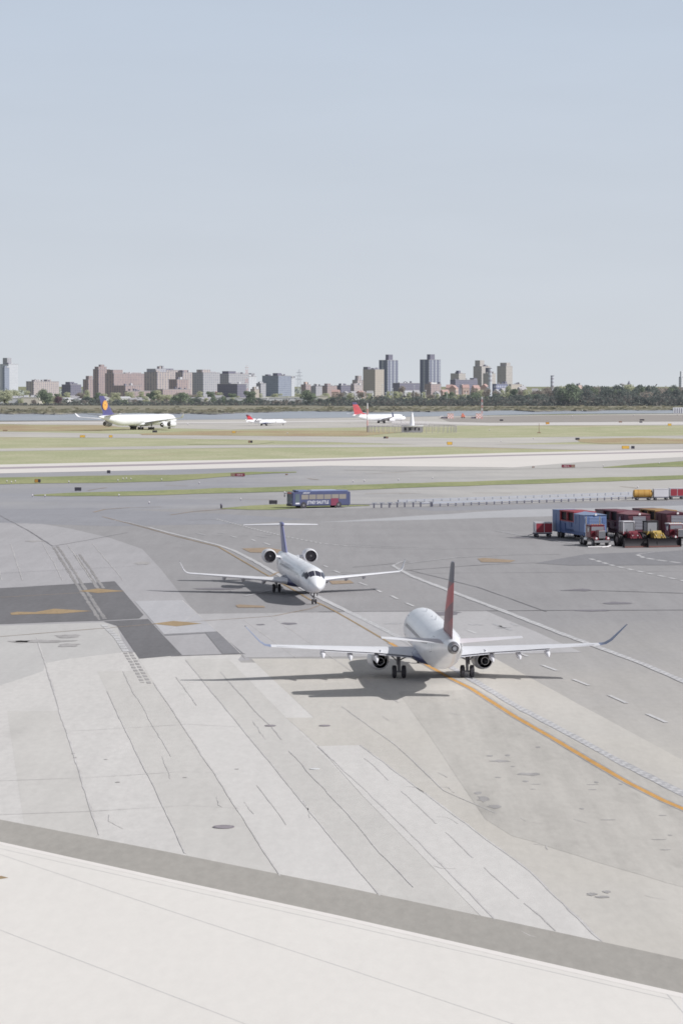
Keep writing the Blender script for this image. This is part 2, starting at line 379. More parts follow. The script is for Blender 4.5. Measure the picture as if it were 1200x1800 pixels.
for a, b in (((641, 1333), (684, 1372)), ((705, 1391), (766, 1448)), ((782, 1463), (832, 1508)), ((851, 1525), (912, 1580)), ((921, 1588), (975, 1637))):
    ribbon(mj, [a, ((a[0] + b[0]) / 2 + 1, (a[1] + b[1]) / 2), b], .07, .088, .03, 1, vary=.5)
ribbon(mj, [(600, 1242), (690, 1305), (780, 1390), (870, 1430)], .06, .088, .04, 2, vary=.4)
for y in (1287, 1370, 1430): ribbon(mj, [(-20, y + 3), (150, y - 3), (330, y - 14), (420, y - 9)], .05, .088, .05, 2, vary=.6)
for _ in range(7):                        # hair cracks in the worn concrete
    x, y = random.uniform(0, 560), random.uniform(1190, 1530)
    if y > 1430 + x * .19: continue
    ribbon(mj, [(x, y), (x + random.uniform(2, 12), y + random.uniform(6, 20)), (x + random.uniform(8, 30), y + random.uniform(18, 45))], .03, .088, .05, .6, vary=.8)
for _ in range(12):
    x, y = random.uniform(620, 1180), random.uniform(1240, 1640)
    ribbon(mj, [(x, y), (x + random.uniform(6, 22), y + random.uniform(1, 9)), (x + random.uniform(18, 40), y + random.uniform(4, 14))], .035, .088, .06, .6, vary=.8)
# tar seams across the apron
for px, w in (([(560, 1075.5), (800, 1074), (1000, 1072.5), (1260, 1072)], .5), ([(600, 1010), (690, 1004), (860, 992), (940, 989)], .28), ([(0, 1008), (90, 1003), (250, 994)], .12),
              ([(0, 906), (46, 930), (92, 960)], .22), ([(92, 960), (150, 950), (225, 936)], .2), ([(300, 1153), (430, 1149)], .6), ([(620, 997), (720, 988)], .2), ([(715, 1001), (840, 1032), (960, 1075)], .15),
              ([(575, 1005), (680, 1008), (1260, 1004)], .14), ([(985, 1038), (1050, 1038), (1210, 1043)], .45)):
    ribbon(mt, px, w, .0885, .05, 2, vary=.35)
for x in (30, 60, 118, 160, 205): ribbon(mj, [vline(x * 2.2, 1300, 955), vline(x * 2.2, 1300, 1020)], .07, .088, .04, 2, vary=.5)
ribbon(mj, [(288, 1115), (345, 1078)], .06, .088); ribbon(mj, [(320, 1055), (385, 1113), (432, 1158)], .07, .088, .02)
ribbon(mj, [(345, 1079), (600, 1076), (852, 1073)], .08, .088, .02); ribbon(mj, [(430, 1090), (520, 1156)], .08, .088, .03); ribbon(mj, [(468, 1078), (560, 1140), (700, 1235)], .06, .088, .03)
flat(mj, 'pavement_joint', M_joint); flat(mt, 'tar_seam', M_tar)
mp_ = MB()
for px in ([(-40, 1489), (300, 1602), (600, 1700), (900, 1800), (1100, 1866)], [(-40, 1620), (430, 1800), (700, 1903)], [(0, 1492), (300, 1559), (600, 1625), (900, 1693), (1178, 1757)], [(1172, 1748), (1200, 1780), (1260, 1850)]):
    ribbon(mp_, px, .045, .0945, .004, 2, vary=.15)
flat(mp_, 'slab_joint', M_joint_l)

# stains, tyre marks and covers
ms, ms2 = MB(), MB()
def blob(x, y, w, h, n=14):
    c = at(x, y, .0895); k = F / c.y; ky = 22.3 * F / c.y ** 2
    mb_pts = [(c.x + cos(2 * pi * i / n) * w / k * random.uniform(.55, 1.15), c.y + sin(2 * pi * i / n) * h / ky * random.uniform(.5, 1.15), .0895) for i in range(n)]
    (ms if y > 1140 or x < 300 else ms2).add(mb_pts, [tuple(range(n))])
for b in ((80, 1127, 60, 3.2), (120, 1134, 22, 4), (38, 1128, 18, 2.5), (117, 1118, 28, 3.5), (930, 1361, 24, 3), (510, 1096, 18, 2.4), (458, 1098, 8, 1.5), (880, 1338, 20, 2.2), (840, 1394, 8, 2.5),
          (850, 1405, 14, 6), (868, 1418, 12, 4), (1040, 1572, 10, 3.5), (1060, 1577, 16, 2.5), (1066, 1568, 8, 3), (780, 1078, 36, 4), (1085, 1060, 28, 2.4), (1020, 1037, 26, 2.2), (1045, 1073, 36, 1.8),
          (129, 1325, 5, .6), (132, 1332, 4, .5), (186, 1335, 4, .7), (207, 1375, 6, .7), (417, 1352, 5, .7), (325, 1367, 5, .5), (60, 951, 20, 1.5), (250, 990, 16, 3), (940, 945, 50, 1.2), (380, 1035, 50, 1.6)): blob(*b)
for _ in range(18):
    x = random.uniform(830, 1190); y = 1240 + (x - 830) * .42 + random.uniform(20, 120); blob(x, y, random.uniform(4, 16), random.uniform(.6, 2.2), 9)
flat(ms, 'oil_stain', M_stain); flat(ms2, 'dark_stain', ground_mat('dark_stain', lin((132, 129, 135)), blotch=.1, streak=.05, fine=.1))
mk = MB()                                   # tyre scrub tracks beside the dark patch
for a, b in (((94, 962), (175, 1090)), ((101, 960), (184, 1088)), ((132, 975), (174, 1036)), ((140, 974), (182, 1034))): ribbon(mk, [a, b], .35, .0876, .03, 1.2, dash=(1.0, .5), vary=.4)
for a, b in (((220, 1147), (250, 1200)), ((230, 1146), (262, 1202))): ribbon(mk, [a, b], .3, .0876, .02, 1.2, dash=(1.4, 1.0))
flat(mk, 'tyre_mark', M_stain)

# painted lines
mo, mw, mf, mr, mbk = MB(), MB(), MB(), MB(), MB()
ORANGE = [(180, 908), (250, 926), (307, 942), (384, 961), (408, 975), (447, 998), (475, 1014), (506, 1031), (545, 1054), (566, 1063), (590, 1075), (630, 1098), (685, 1130), (747, 1167), (790, 1192), (827, 1210), (900, 1257), (970, 1297), (1050, 1345), (1105, 1377), (1165, 1407), (1200, 1422), (1320, 1476)]
ribbon(mbk, ORANGE[12:], .62, .0902, .0, 2); mo2 = MB(); ribbon(mo, ORANGE[12:], .36, .0925, .01, 2, vary=.08); ribbon(mo2, ORANGE[2:13], .24, .0925, .01, 2, vary=.12); ribbon(mr, ORANGE[:3], .25, .0925, .02, 2)
ZIP = [(200, 915), (225, 918), (262, 927), (300, 937), (384, 958), (412, 968), (447, 986), (478, 1004), (520, 1028), (559, 1049), (604, 1071), (652, 1095), (705, 1122), (780, 1165), (840, 1200), (900, 1237), (1000, 1290), (1100, 1345), (1200, 1395), (1300, 1440)]
def zipper(px, w=.3, d=.65): 
    ribbon(mw, px, w, .0915, 0, 2, dash=(d, d), off=w / 2); ribbon(mw, px, w, .0915, 0, 2, dash=(d, d), off=-w / 2, phase=d)
ribbon(mf, ZIP[2:], .66, .0905, .02, 2, vary=.2)
zipper(ZIP)
Z2 = [(690, 994), (722, 1012), (800, 1042), (880, 1072), (995, 1117), (1050, 1137), (1130, 1167), (1200, 1197), (1330, 1252)]
ribbon(mf, Z2[1:], .74, .0905, .02, 2, vary=.2); zipper(Z2, .32, .7)
zipper([(380, 912), (447, 930), (506, 944), (570, 956), (615, 960)], .34, 1.2)
for px, w in (([(615, 960), (720, 965), (790, 966)], .22), ([(328, 914), (380, 913)], .45), ([(708, 991), (800, 980), (900, 975), (985, 974)], .4), ([(872, 933), (950, 947), (1005, 955)], .45), ([(872, 933), (950, 930)], .3),
              ([(1120, 974), (1150, 970), (1200, 967), (1300, 962)], .35), ([(690, 994), (700, 1000), (722, 1012)], .4), ([(690, 994), (706, 987), (716, 985)], .4), ([(430, 1048), (480, 1036)], .35),
              ([(0, 921), (120, 917), (225, 918)], .25), ([(0, 916), (140, 911)], .25), ([(700, 933), (780, 931), (840, 930)], .2), ([(600, 956), (760, 964), (900, 964)], .22)):
    ribbon(mf, px, w, .091, .02, 2, vary=.3)
ribbon(mw, [(1037, 982), (1080, 995), (1140, 1008), (1197, 1020), (1300, 1042)], .55, .0915, 0, 2, dash=(2.4, 1.7))
ribbon(mw, [(1120, 975), (1130, 980), (1160, 985), (1200, 990), (1300, 1000)], .55, .0915, 0, 2, dash=(2.6, 1.2))
ribbon(mw, [(182, 1098), (205, 1120), (222, 1146)], .55, .0915, 0, 1, dash=(2.0, .5))
DASH = [((442, 948), (449, 951)), ((464, 954), (475, 958)), ((406, 942), (416, 945)), ((569, 994), (576, 997)), ((587, 1003), (597, 1007)), ((631, 1024), (645, 1029)), ((659, 1035), (670, 1041)), ((687, 1047), (699, 1053)), ((714, 1060), (728, 1066)),
        ((820, 1107), (838, 1114)), ((910, 1147), (928, 1154)), ((952, 1169), (979, 1179)), ((1007, 1194), (1035, 1205)), ((1070, 1222), (1101, 1236)), ((1137, 1255), (1171, 1270)), ((1210, 1290), (1248, 1307))]
for a, b in DASH: ribbon(mw, [a, b], .32, .0915)
for a, b in (((677, 1097), (685, 1095)), ((687, 1097), (694, 1094)), ((696, 1097), (705, 1095)), ((826, 1097), (832, 1099)), ((838, 1097), (846, 1099)), ((868, 1096), (884, 1104)), ((872, 1104), (898, 1103)), ((898, 1108), (878, 1100)),
             ((899, 1096), (910, 1100)), ((452, 942), (470, 945)), ((468, 940), (478, 941)), ((420, 942), (434, 941)), ((345, 937), (362, 941)), ((352, 935), (361, 934)), ((378, 941), (392, 941)), ((384, 937), (395, 938))): ribbon(mf, [a, b], .4, .091, 0, 1)
ribbon(mr, [(0, 1119), (270, 1097), (350, 1092), (480, 1083), (545, 1070), (566, 1062)], .16, .0918, .01, 2, vary=.3)
ribbon(mr, [(0, 1050), (140, 1042)], .2, .0918); ribbon(mr, [(475, 1013), (486, 1007), (498, 1004), (520, 1004)], .35, .0918, 0, 1)
for px in ([(414, 1064), (420, 1062.5), (464, 1065), (466, 1068), (418, 1068)], [(425, 964), (470, 962.5), (497, 967), (492, 972), (440, 971)], [(578, 1021), (615, 1020), (622, 1025), (584, 1027)], [(839, 982), (850, 980.5), (906, 985), (896, 988.5), (846, 988)]):
    mr.add([at(x, y, .0919) for x, y in px], [tuple(range(len(px)))])
for px in ([(138, 1039), (172, 1034.5), (219, 1039), (172, 1042.5)], [(268, 1096.5), (305, 1091.5), (355, 1096), (310, 1101)], [(18, 1077.5), (30, 1075.5), (62, 1076), (95, 1070), (161, 1074), (105, 1079), (62, 1079.5), (20, 1081)], [(-30, 1546), (2, 1540), (15, 1543.5), (-20, 1549)]):
    mo2.add([at(x, y, .0955) for x, y in px], [tuple(range(len(px)))])
for px in ([(155, 862), (172, 859), (187, 857)], [(300, 905), (340, 899), (500, 887)], [(165, 900), (185, 895), (230, 892), (285, 891)], [(640, 868), (720, 866)], [(700, 868), (740, 866.5)], [(380, 877), (480, 878)], [(830, 866), (900, 867)], [(1090, 855), (1120, 858)], [(290, 853), (330, 854)], [(540, 841), (560, 843)], [(640, 833), (720, 829)]):
    ribbon(mr, px, .45, .0998, .03, 4, vary=.3)
for y, x0, x1 in ((833, 640, 700), (829, 760, 800), (889.5, 680, 1000), (881, 900, 1150)): ribbon(mf, [(x0, y), (x1, y - (x1 - x0) * .025)], .5, .0998, 0, 4, dash=(5, 4))
flat(mbk, 'line_border', M_stain); flat(mf, 'faded_marking', M_faint); flat(mw, 'white_marking', M_white); flat(mr, 'faded_orange_marking', M_rust); flat(mo, 'orange_marking', M_orange); flat(mo2, 'worn_orange_marking', M_ochre)

# water and the marsh bank beyond it
m, nt, b = new_mat('water')
g = N(nt, 'ShaderNodeNewGeometry'); mp = N(nt, 'ShaderNodeMapping'); mp.inputs['Scale'].default_value = (.02, .006, 1); nt.links.new(g.outputs['Position'], mp.inputs['Vector'])
nt.links.new(mixc(nt, ramp(nt, noise(nt, mp.outputs[0], 1.0, 5, .6), .35, .65), lin((152, 158, 168)), lin((163, 168, 176))), b.inputs['Base Color'])
b.inputs['Roughness'].default_value = .45; b.inputs['Specular IOR Level'].default_value = .12
sheet('water', [[(XL, 715), (0, 715), (1200, 715), (XR, 715), (XR, 731), (1200, 726.5), (1000, 727), (800, 731), (600, 734), (400, 737), (200, 738.5), (0, 739.5), (XL, 741)]], m, .12)
M_marsh = grass_mat('marsh', lin((142, 140, 128)), lin((152, 147, 134)), lin((124, 126, 116)))
M_mud = grass_mat('mud', lin((112, 110, 112)), lin((124, 122, 120)), lin((104, 103, 108)))
mb, mm = MB(), MB()
row = []
for i in range(0, 241):
    x = XL + (XR - XL) * i / 240
    edge = 727.3 - 3.6 * min(1, max(0, (x - 350) / 200)) - 1.6 * min(1, max(0, (x - 780) / 120)) + 1.2 * sin(x * .021) + .7 * sin(x * .067 + 1) + random.uniform(-.35, .35)
    e = at(x, edge, .1); row.append((e, x))
for (e0, x0), (e1, x1) in zip(row, row[1:]):
    prof = [(0, .05), (6, .9 + .4 * sin(x0)), (30, 1.1), (140, 1.3), (420, 1.1), (900, 1.2)]
    prof1 = [(0, .05), (6, .9 + .4 * sin(x1)), (30, 1.1), (140, 1.3), (420, 1.1), (900, 1.2)]
    for k in range(5):
        q = [Vector((e0.x, e0.y + prof[k][0], prof[k][1])), Vector((e1.x, e1.y + prof1[k][0], prof1[k][1])), Vector((e1.x, e1.y + prof1[k + 1][0], prof1[k + 1][1])), Vector((e0.x, e0.y + prof[k + 1][0], prof[k + 1][1]))]
        (mm if k == 0 else mb).quad(*q)
flat(mb, 'marsh_bank', M_marsh); flat(mm, 'mud_shore', M_mud)
tuft = MB()
for _ in range(2600):
    x = random.uniform(-300, 1500); e = 726.5 - 3.6 * min(1, max(0, (x - 350) / 200)) - 1.6 * min(1, max(0, (x - 780) / 120))
    y = e - abs(random.gauss(0, 3.5)) - .3
    p = at(x, y, 1.0); s = random.uniform(1.0, 3.2); h = random.uniform(.5, 1.6); a = random.uniform(-.5, .5)
    tuft.quad(p + Vector((-s, a, 0)), p + Vector((s, -a, 0)), p + Vector((s * .7, -a, h)), p + Vector((-s * .6, a, h * .8)))
tag(tuft.build('reeds', grass_mat('reed', lin((130, 130, 116)), lin((146, 141, 126)), lin((108, 108, 104))), fix=False), 'tufts of marsh reed along the far water edge', kind='stuff')

# ------------------------------------------------------------------ aircraft
P_white = plain('aircraft_white', lin((236, 237, 242)), .32, var=.025, vscale=.35, coat=.25)
P_wing = plain('wing_grey', lin((226, 226, 231)), .42, var=.04, vscale=.8)
P_flap = plain('flap_grey', lin((216, 216, 222)), .45, var=.05, vscale=.9)
P_navy = plain('navy_paint', lin((52, 58, 98)), .35, var=.08, coat=.2)
P_blue = plain('winglet_blue', lin((120, 130, 160)), .35, var=.06)
P_glass = plain('window_glass', lin((58, 58, 72)), .12, var=.05)
P_tyre = plain('tyre_rubber', lin((56, 54, 60)), .8, var=.15, vscale=3)
P_metal = plain('gear_metal', lin((128, 126, 130)), .4, .4, var=.1, vscale=4)
P_chrome = plain('bare_metal', lin((190, 188, 190)), .22, .9, var=.08, vscale=3)
P_black = plain('dark_duct', lin((34, 32, 40)), .6, var=.1, vscale=2)
P_fan = plain('fan_blades', lin((70, 66, 72)), .35, .5, var=.3, vscale=6)
P_gap = plain('flap_gap', lin((110, 110, 124)), .7)
P_red = plain('signal_red', lin((196, 52, 54)), .4, var=.06)
P_yel = plain('crane_yellow', lin((232, 172, 84)), .4)
P_nacelle = plain('nacelle_paint', lin((218, 217, 222)), .35, var=.04)

def fin_livery(name, navy, red, maroon, z0, z1):
    """tail paint: navy cap over a red field with darker slanting facets"""
    m, nt, b = new_mat(name)
    tc = N(nt, 'ShaderNodeTexCoord'); sx = N(nt, 'ShaderNodeSeparateXYZ'); nt.links.new(tc.outputs['Object'], sx.inputs[0])
    h = ramp(nt, sx.outputs[2], z0, z1)
    sl = mathn(nt, 'ADD', h, mathn(nt, 'MULTIPLY', sx.outputs[0], .045))
    k1 = mathn(nt, 'GREATER_THAN', mathn(nt, 'SINE', mathn(nt, 'MULTIPLY', sl, 15.0)), .12)
    col = mixc(nt, k1, red, maroon)
    col = mixc(nt, ramp(nt, h, .15, .34, .75, 0), col, maroon)
    col = mixc(nt, mathn(nt, 'GREATER_THAN', sl, .5), col, red)
    col = mixc(nt, mathn(nt, 'GREATER_THAN', h, .74), col, navy)
    nt.links.new(col, b.inputs['Base Color']); b.inputs['Roughness'].default_value = .35
    return m

def interp(tab, s):
    """smooth interpolation of a station table (Catmull-Rom on every column)"""
    n = len(tab)
    if s <= tab[0][0]: return tab[0][1:]
    if s >= tab[-1][0]: return tab[-1][1:]
    i = max(k for k in range(n - 1) if tab[k][0] <= s)
    a, b_ = tab[i], tab[i + 1]; p, q = tab[max(i - 1, 0)], tab[min(i + 2, n - 1)]
    h = b_[0] - a[0]; t = (s - a[0]) / h; out = []
    for c in range(1, len(a)):
        d = (b_[c] - a[c]) / h
        d0 = (b_[c] - p[c]) / max(b_[0] - p[0], 1e-6) if i > 0 else d * 1.6
        d1 = (q[c] - a[c]) / max(q[0] - a[0], 1e-6) if i + 2 < n else d
        if i > 0 and (a[c] - p[c]) * (b_[c] - a[c]) <= 0: d0 = 0
        if i + 2 < n and (q[c] - b_[c]) * (b_[c] - a[c]) <= 0: d1 = 0
        d0 = max(-3 * abs(d), min(3 * abs(d), d0)); d1 = max(-3 * abs(d), min(3 * abs(d), d1))
        out.append((2 * t ** 3 - 3 * t * t + 1) * a[c] + (t ** 3 - 2 * t * t + t) * h * d0 + (-2 * t ** 3 + 3 * t * t) * b_[c] + (t ** 3 - t * t) * h * d1)
    return out

def airfoil(xle, y, z, chord, tk, vertical=False, n=9):
    up, lo = [], []
    for i in range(n):
        t = (1 - cos(pi * i / (n - 1))) / 2
        h = tk * chord * 5 * (.2969 * sqrt(t) - .126 * t - .3516 * t * t + .2843 * t ** 3 - .1015 * t ** 4)
        up.append((t, h)); lo.append((t, -h))
    ring = up[::-1] + lo[1:-1]
    return [Vector((xle - t * chord, y + h, z)) if vertical else Vector((xle - t * chord, y, z + h)) for t, h in ring]

def wheel(parent, x, y, z, r, w, name='wheel'):
    t = MB().lathe((x, y - w / 2, z), (0, 1, 0), [(0, r * .55), (0, r * .82), (w * .15, r), (w * .85, r), (w, r * .82), (w, r * .55)], 20).build('tyre', P_tyre, parent, True)
    MB().lathe((x, y - w * .52, z), (0, 1, 0), [(0, r * .15), (.02, r * .5), (w * .5, r * .56), (w * 1.04 - .02, r * .5), (w * 1.04, r * .15)], 14, 0, True, True).build('rim', P_metal, t, True)
    return t

def make_plane(name, label, cat, loc, rz, S, group=None, scale=1.0):
    root = thing(name, label, cat, loc, rz, group); root.scale = (scale,) * 3
    X0, st = S['x0'], S['st']; L = st[-1][0]; ns = 28
    def surf(s, a, off=0.0):
        zc, w, h = interp(st, s)
        return Vector((X0 - s, (w + off) * sin(a), zc + (h + off) * cos(a)))
    mb = MB(); ss = sorted(set([0, .08, .2, .4, .7, 1.0, 1.4, 1.9, 2.5, 3.2, 4, 5] + [5 + (L - 5) * i / 22 for i in range(23)]))
    mb.loft([[surf(s, 2 * pi * i / ns) for i in range(ns)] for s in ss], True, True)
    fus = mb.build('fuselage', P_white, root, 'all')
    def patch(nm, s0, s1, a0, a1, mat, off=.012, parent=fus, k=4, taper=0.0):
        mb = MB(); g = [[surf(s0 + (s1 - s0) * i / k, a0 + (a1 - a0) * j / k - (taper * (1 - j / k) * (a1 - a0) * i / k), off) for j in range(k + 1)] for i in range(k + 1)]
        mb.add([p for r in g for p in r], [(i * (k + 1) + j, i * (k + 1) + j + 1, (i + 1) * (k + 1) + j + 1, (i + 1) * (k + 1) + j) for i in range(k) for j in range(k)])
        return mb.build(nm, mat, parent, True)
    # cabin windows and doors
    wmesh = None
    wa, wd = S['win_ang'], S['win']
    for sd in (1, -1):
        s = wd[0]
        while s < wd[1]:
            patch('cabin_window', s, s + .26 * S.get('wk', 1), sd * (wa - .10 / S['r'] * 1.2), sd * (wa + .10 / S['r'] * 1.2), P_glass, k=1); s += wd[2]
        for s in S['doors']:
            mb = MB(); a0, a1 = sd * (wa - .42), sd * (wa + .55)
            for (u0, u1, v0, v1) in ((s, s + .03, a0, a1), (s + .8, s + .83, a0, a1), (s, s + .83, a0, a0 + sd * .02), (s, s + .83, a1 - sd * .02, a1)):
                g = [[surf(u, v0 + (v1 - v0) * j / 6, .008) for j in range(7)] for u in (u0, u1)]
                mb.add(g[0] + g[1], [(j, j + 1, j + 8, j + 7) for j in range(6)])
            mb.build('door_seam', P_gap, fus)
    for s0, s1, a0, a1, tp in S['panes']:
        for sd in (1, -1): patch('cockpit_window', s0, s1, sd * R(a0), sd * R(a1), P_glass, .012, taper=tp)
    if S.get('apu'):
        zc, w, h = interp(st, L)
        mb = MB(); mb.lathe((X0 - L + .02, 0, zc), (-1, 0, -.05), [(0, w * 1.0), (.12, w * .92), (.12, w * .7), (-.2, w * .6)], 16, 0, False, True); mb.build('exhaust', P_black, root, True)
    if S.get('cone'):
        mb = MB(); s0 = L - S['cone']
        mb.loft([[surf(s0 + S['cone'] * i / 3, 2 * pi * j / 20, .008) for j in range(20)] for i in range(4)], False, False); mb.build('tail_cone', P_metal, fus, 'all')
    for sj in S.get('seams', ()):
        mb = MB(); g = [[surf(u, 2 * pi * j / 40, .004) for j in range(40)] for u in (sj, sj + .035)]
        mb.add(g[0] + g[1], [(j, (j + 1) % 40, 40 + (j + 1) % 40, 40 + j) for j in range(40)]); mb.build('panel_seam', plain('seam_grey', lin((196, 197, 204)), .5), fus)
    # belly fairing
    bx0, bx1, by, bz, bh = S['belly']
    rings = []
    for i in range(9):
        t = i / 8; k = max(.05, sin(pi * (0.03 + .94 * t)) ** .55); rings.append([(bx0 + (bx1 - bx0) * t, by * k * (.55 + .45 * sin(pi * t)) * cos(2 * pi * j / 20), bz + bh * k * sin(2 * pi * j / 20)) for j in range(20)])
    MB().loft(rings).build('belly_fairing', S.get('belly_mat', P_navy), root, 'all')
    # wings, flaps, winglets
    W = S['wing']
    for sd in (1, -1):
        rings = [airfoil(x, sd * y, z, c, tk) for x, y, z, c, tk in W]
        wg = MB().loft(rings).build('wing', P_wing, root, True)
        # slat line and flaps lowered a little behind the trailing edge
        for nm, y0, y1, c0, c1, dz in S['flaps']:
            def sec(y):
                for a, b_ in zip(W, W[1:]):
                    if a[1] <= y <= b_[1] + 1e-6:
                        t = (y - a[1]) / (b_[1] - a[1]); return [a[k] + (b_[k] - a[k]) * t for k in range(5)]
                return W[-1]
            q, rg = [sec(y0), sec(y1)], []
            for w_, y in zip(q, (y0, y1)):
                ch = w_[3] * (c1 - c0); xl = w_[0] - w_[3] * c0
                rg.append(airfoil(xl, sd * y, w_[2] + dz, ch, .09, n=6))
            fl = MB().loft(rg).build('flap', P_flap, root, True)
            gp = MB(); a, b_ = rg[0][5], rg[1][5]
            up = Vector((0, 0, .012 + .05 * q[0][3] / 4))
            gp.quad(a + up + Vector((-.02, 0, 0)), b_ + up + Vector((-.02, 0, 0)), b_ + up + Vector((-.14, 0, .0)), a + up + Vector((-.14, 0, .0)))
            gp.build('flap_gap', P_gap, fl)
        for y in S.get('tracks', ()):
            mb = MB(); w_ = sec(y); xt = w_[0] - w_[3]
            mb.lathe((xt + w_[3] * .45, sd * y, w_[2] - .1), (-1, 0, -.24), [(0, .02), (.3, .14), (.9, .22), (w_[3] * .35 + .3, .22), (w_[3] * .45 + .9, .02)], 10); mb.build('flap_fairing', P_flap, root, True)
        if S.get('winglet'):
            MB().loft([[Vector((p.x, p.y, p.z)) for p in _wl(r, sd)] for r in S['winglet']]).build('winglet', S.get('winglet_mat', P_blue), root, True)
            r = S['winglet'][-1]
            MB().lathe((r[0] - r[3], sd * r[1], r[2] + .02), (1, 0, 0), [(0, .02), (.05, .05), (.15, .05), (.2, .02)], 8, 0, True, True).build('navigation_light', P_chrome, root, True)
        MB().loft([airfoil(x, sd * y, z, c, tk) for x, y, z, c, tk in S['stab']]).build('tailplane', P_wing, root, True)
    # fin
    fn = MB().loft([airfoil(x, 0, z, c, tk, True) for x, z, c, tk in S['fin']]).build('fin', S['fin_mat'], root, True)
    # hinge lines of the rudder and the elevators
    fs = S['fin']; mb = MB()
    for sd in (1, -1):
        a, b_ = fs[1], fs[-1]
        q = [Vector((r_[0] - r_[2] * .70, sd * (r_[2] * r_[3] * .34 + .015), r_[1])) for r_ in (a, b_)]
        w2 = .05 * S['r'] / 1.5; mb.quad(q[0], q[1], q[1] + Vector((-w2, -sd * .006, 0)), q[0] + Vector((-w2, -sd * .006, 0)))
    mb.build('rudder_seam', P_gap, fn)
    if S.get('bullet'):
        x, z, l_, r = S['bullet']; MB().lathe((x, 0, z), (-1, 0, 0), [(0, .02), (l_ * .1, r * .7), (l_ * .35, r), (l_ * .7, r * .8), (l_, .03)], 12, 0, True, True).build('tail_bullet', S['fin_mat'], fn, True)
    # engines
    for (ex, ey, ez, el, er) in S['engines']:
        for sd in (1, -1):
            e = MB().lathe((ex, sd * ey, ez), (-1, 0, 0), [(.5 * er, er * .74), (.12 * er, er * .75), (0, er * .84), (.10 * er, er * .95), (el * .25, er * 1.03), (el * .5, er), (el * .8, er * .86), (el, er * .72), (el, er * .67), (el - .5 * er, er * .66)], 26).build('engine', P_nacelle, root, 'all')
            MB().lathe((ex, sd * ey, ez), (-1, 0, 0), [(-.004, er * .84), (.12 * er - .01, er * .742), (.12 * er, er * .75), (.008, er * .86), (-.004, er * .84)], 26).build('inlet_lip', P_chrome, e, 'all')
            MB().lathe((ex, sd * ey, ez), (-1, 0, 0), [(.125 * er, er * .742), (.55 * er, er * .72), (el - .45 * er, er * .655), (el - .02, er * .665)], 22).build('duct', P_black, e, 'all')
            f = MB().lathe((ex - .5 * er, sd * ey, ez), (-1, 0, 0), [(0, er * .70), (.06, er * .70)], 22, 0, True, True).build('fan', P_fan, e, True)
            MB().lathe((ex - .5 * er, sd * ey, ez), (1, 0, 0), [(-.01, er * .25), (.15 * er, er * .2), (.36 * er, .02)], 14, 0, False, True).build('spinner', P_metal, f, True)
            MB().lathe((ex - el * .62, sd * ey, ez), (-1, 0, 0), [(0, er * .5), (el * .3, er * .46), (el * .47, er * .36), (el * .48, er * .32), (el * .4, er * .3)], 20).build('core_nozzle', P_chrome, e, 'all')
            MB().lathe((ex - el * .9, sd * ey, ez), (-1, 0, 0), [(0, er * .26), (el * .12, er * .2), (el * .26, .02)], 14, 0, True, True).build('exhaust_cone', P_black, e, True)
            mb = MB()
            if S['mount'] == 'wing':
                mb.loft([airfoil(ex - el * .12, sd * ey, ez + er * .9, el * .9, .09, True), airfoil(ex - el * .45, sd * ey, ez + er + S['pyl'], el * 1.0, .09, True)])
            else:
                mb.loft([airfoil(ex - el * .2, sd * (ey - er * .85), ez - .08, el * .7, .1), airfoil(ex - el * .2, sd * S['r'] * .72, ez - .18, el * .85, .1)])
            mb.build('pylon', P_wing, root, True)
    # landing gear
    for (gx, gy, ztop, wr, ww, dy, xs) in S['gear']:
        for sd in ((1, -1) if gy else (1,)):
            y = sd * gy
            g = MB().cyl((gx, y, wr), (gx + S.get('rake', 0) * (gy > 0), y, ztop), .09 * wr / .45, .12 * wr / .45, 10).cyl((gx, y - dy, wr), (gx, y + dy, wr), .06 * wr / .45, n=8)
            if len(xs) > 1: g.cyl((gx + min(xs), y, wr), (gx + max(xs), y, wr), .14, n=8)
            if gy:
                g.cyl((gx, y, wr + .7 * (ztop - wr)), (gx, y - sd * .75 * min(1, wr / .45), ztop), .05 * wr / .45, n=8); g.cyl((gx, y, wr + .55 * (ztop - wr)), (gx + .5, y + sd * .6, ztop), .045 * wr / .45, n=8)
                g.box((gx + .05, y + sd * .16, (wr + ztop) / 2 + .25), (.7 * wr / .45, .04, (ztop - wr) * .55))
            else:
                g.cyl((gx, y, wr + .6 * (ztop - wr)), (gx + .75 * wr / .33, y, ztop), .05, n=8)
                for q in (1, -1): g.box((gx + .1, q * .38 * wr / .33, ztop - .22 * wr / .33), (1.0 * wr / .33, .03, .5 * wr / .33))
                g.lathe((gx + .12, -.14, wr + .55 * (ztop - wr)), (1, 0, 0), [(0, .1), (.08, .13), (.1, .1)], 10, 0, True, True)
            gl = g.build('landing_gear', P_metal, root, True)
            for xo in xs:
                for q in (1, -1): wheel(gl, gx + xo, y + q * dy, wr, wr, ww)
    for x, z, h in S.get('antennas', ()):
        MB().loft([airfoil(x, 0, z, .45, .12, True, 5), airfoil(x - .2, 0, z + h, .25, .12, True, 5)]).build('antenna', P_white, fus)
    return root

def _wl(r, sd):
    x, y, z, c, tk, cant = r; ring = airfoil(0, 0, 0, c, tk); out = []
    for p in ring:                         # cant the section from flat to upright
        out.append(Vector((x + p.x, sd * (y - p.z * sin(cant)), z + p.z * cos(cant))))
    return out

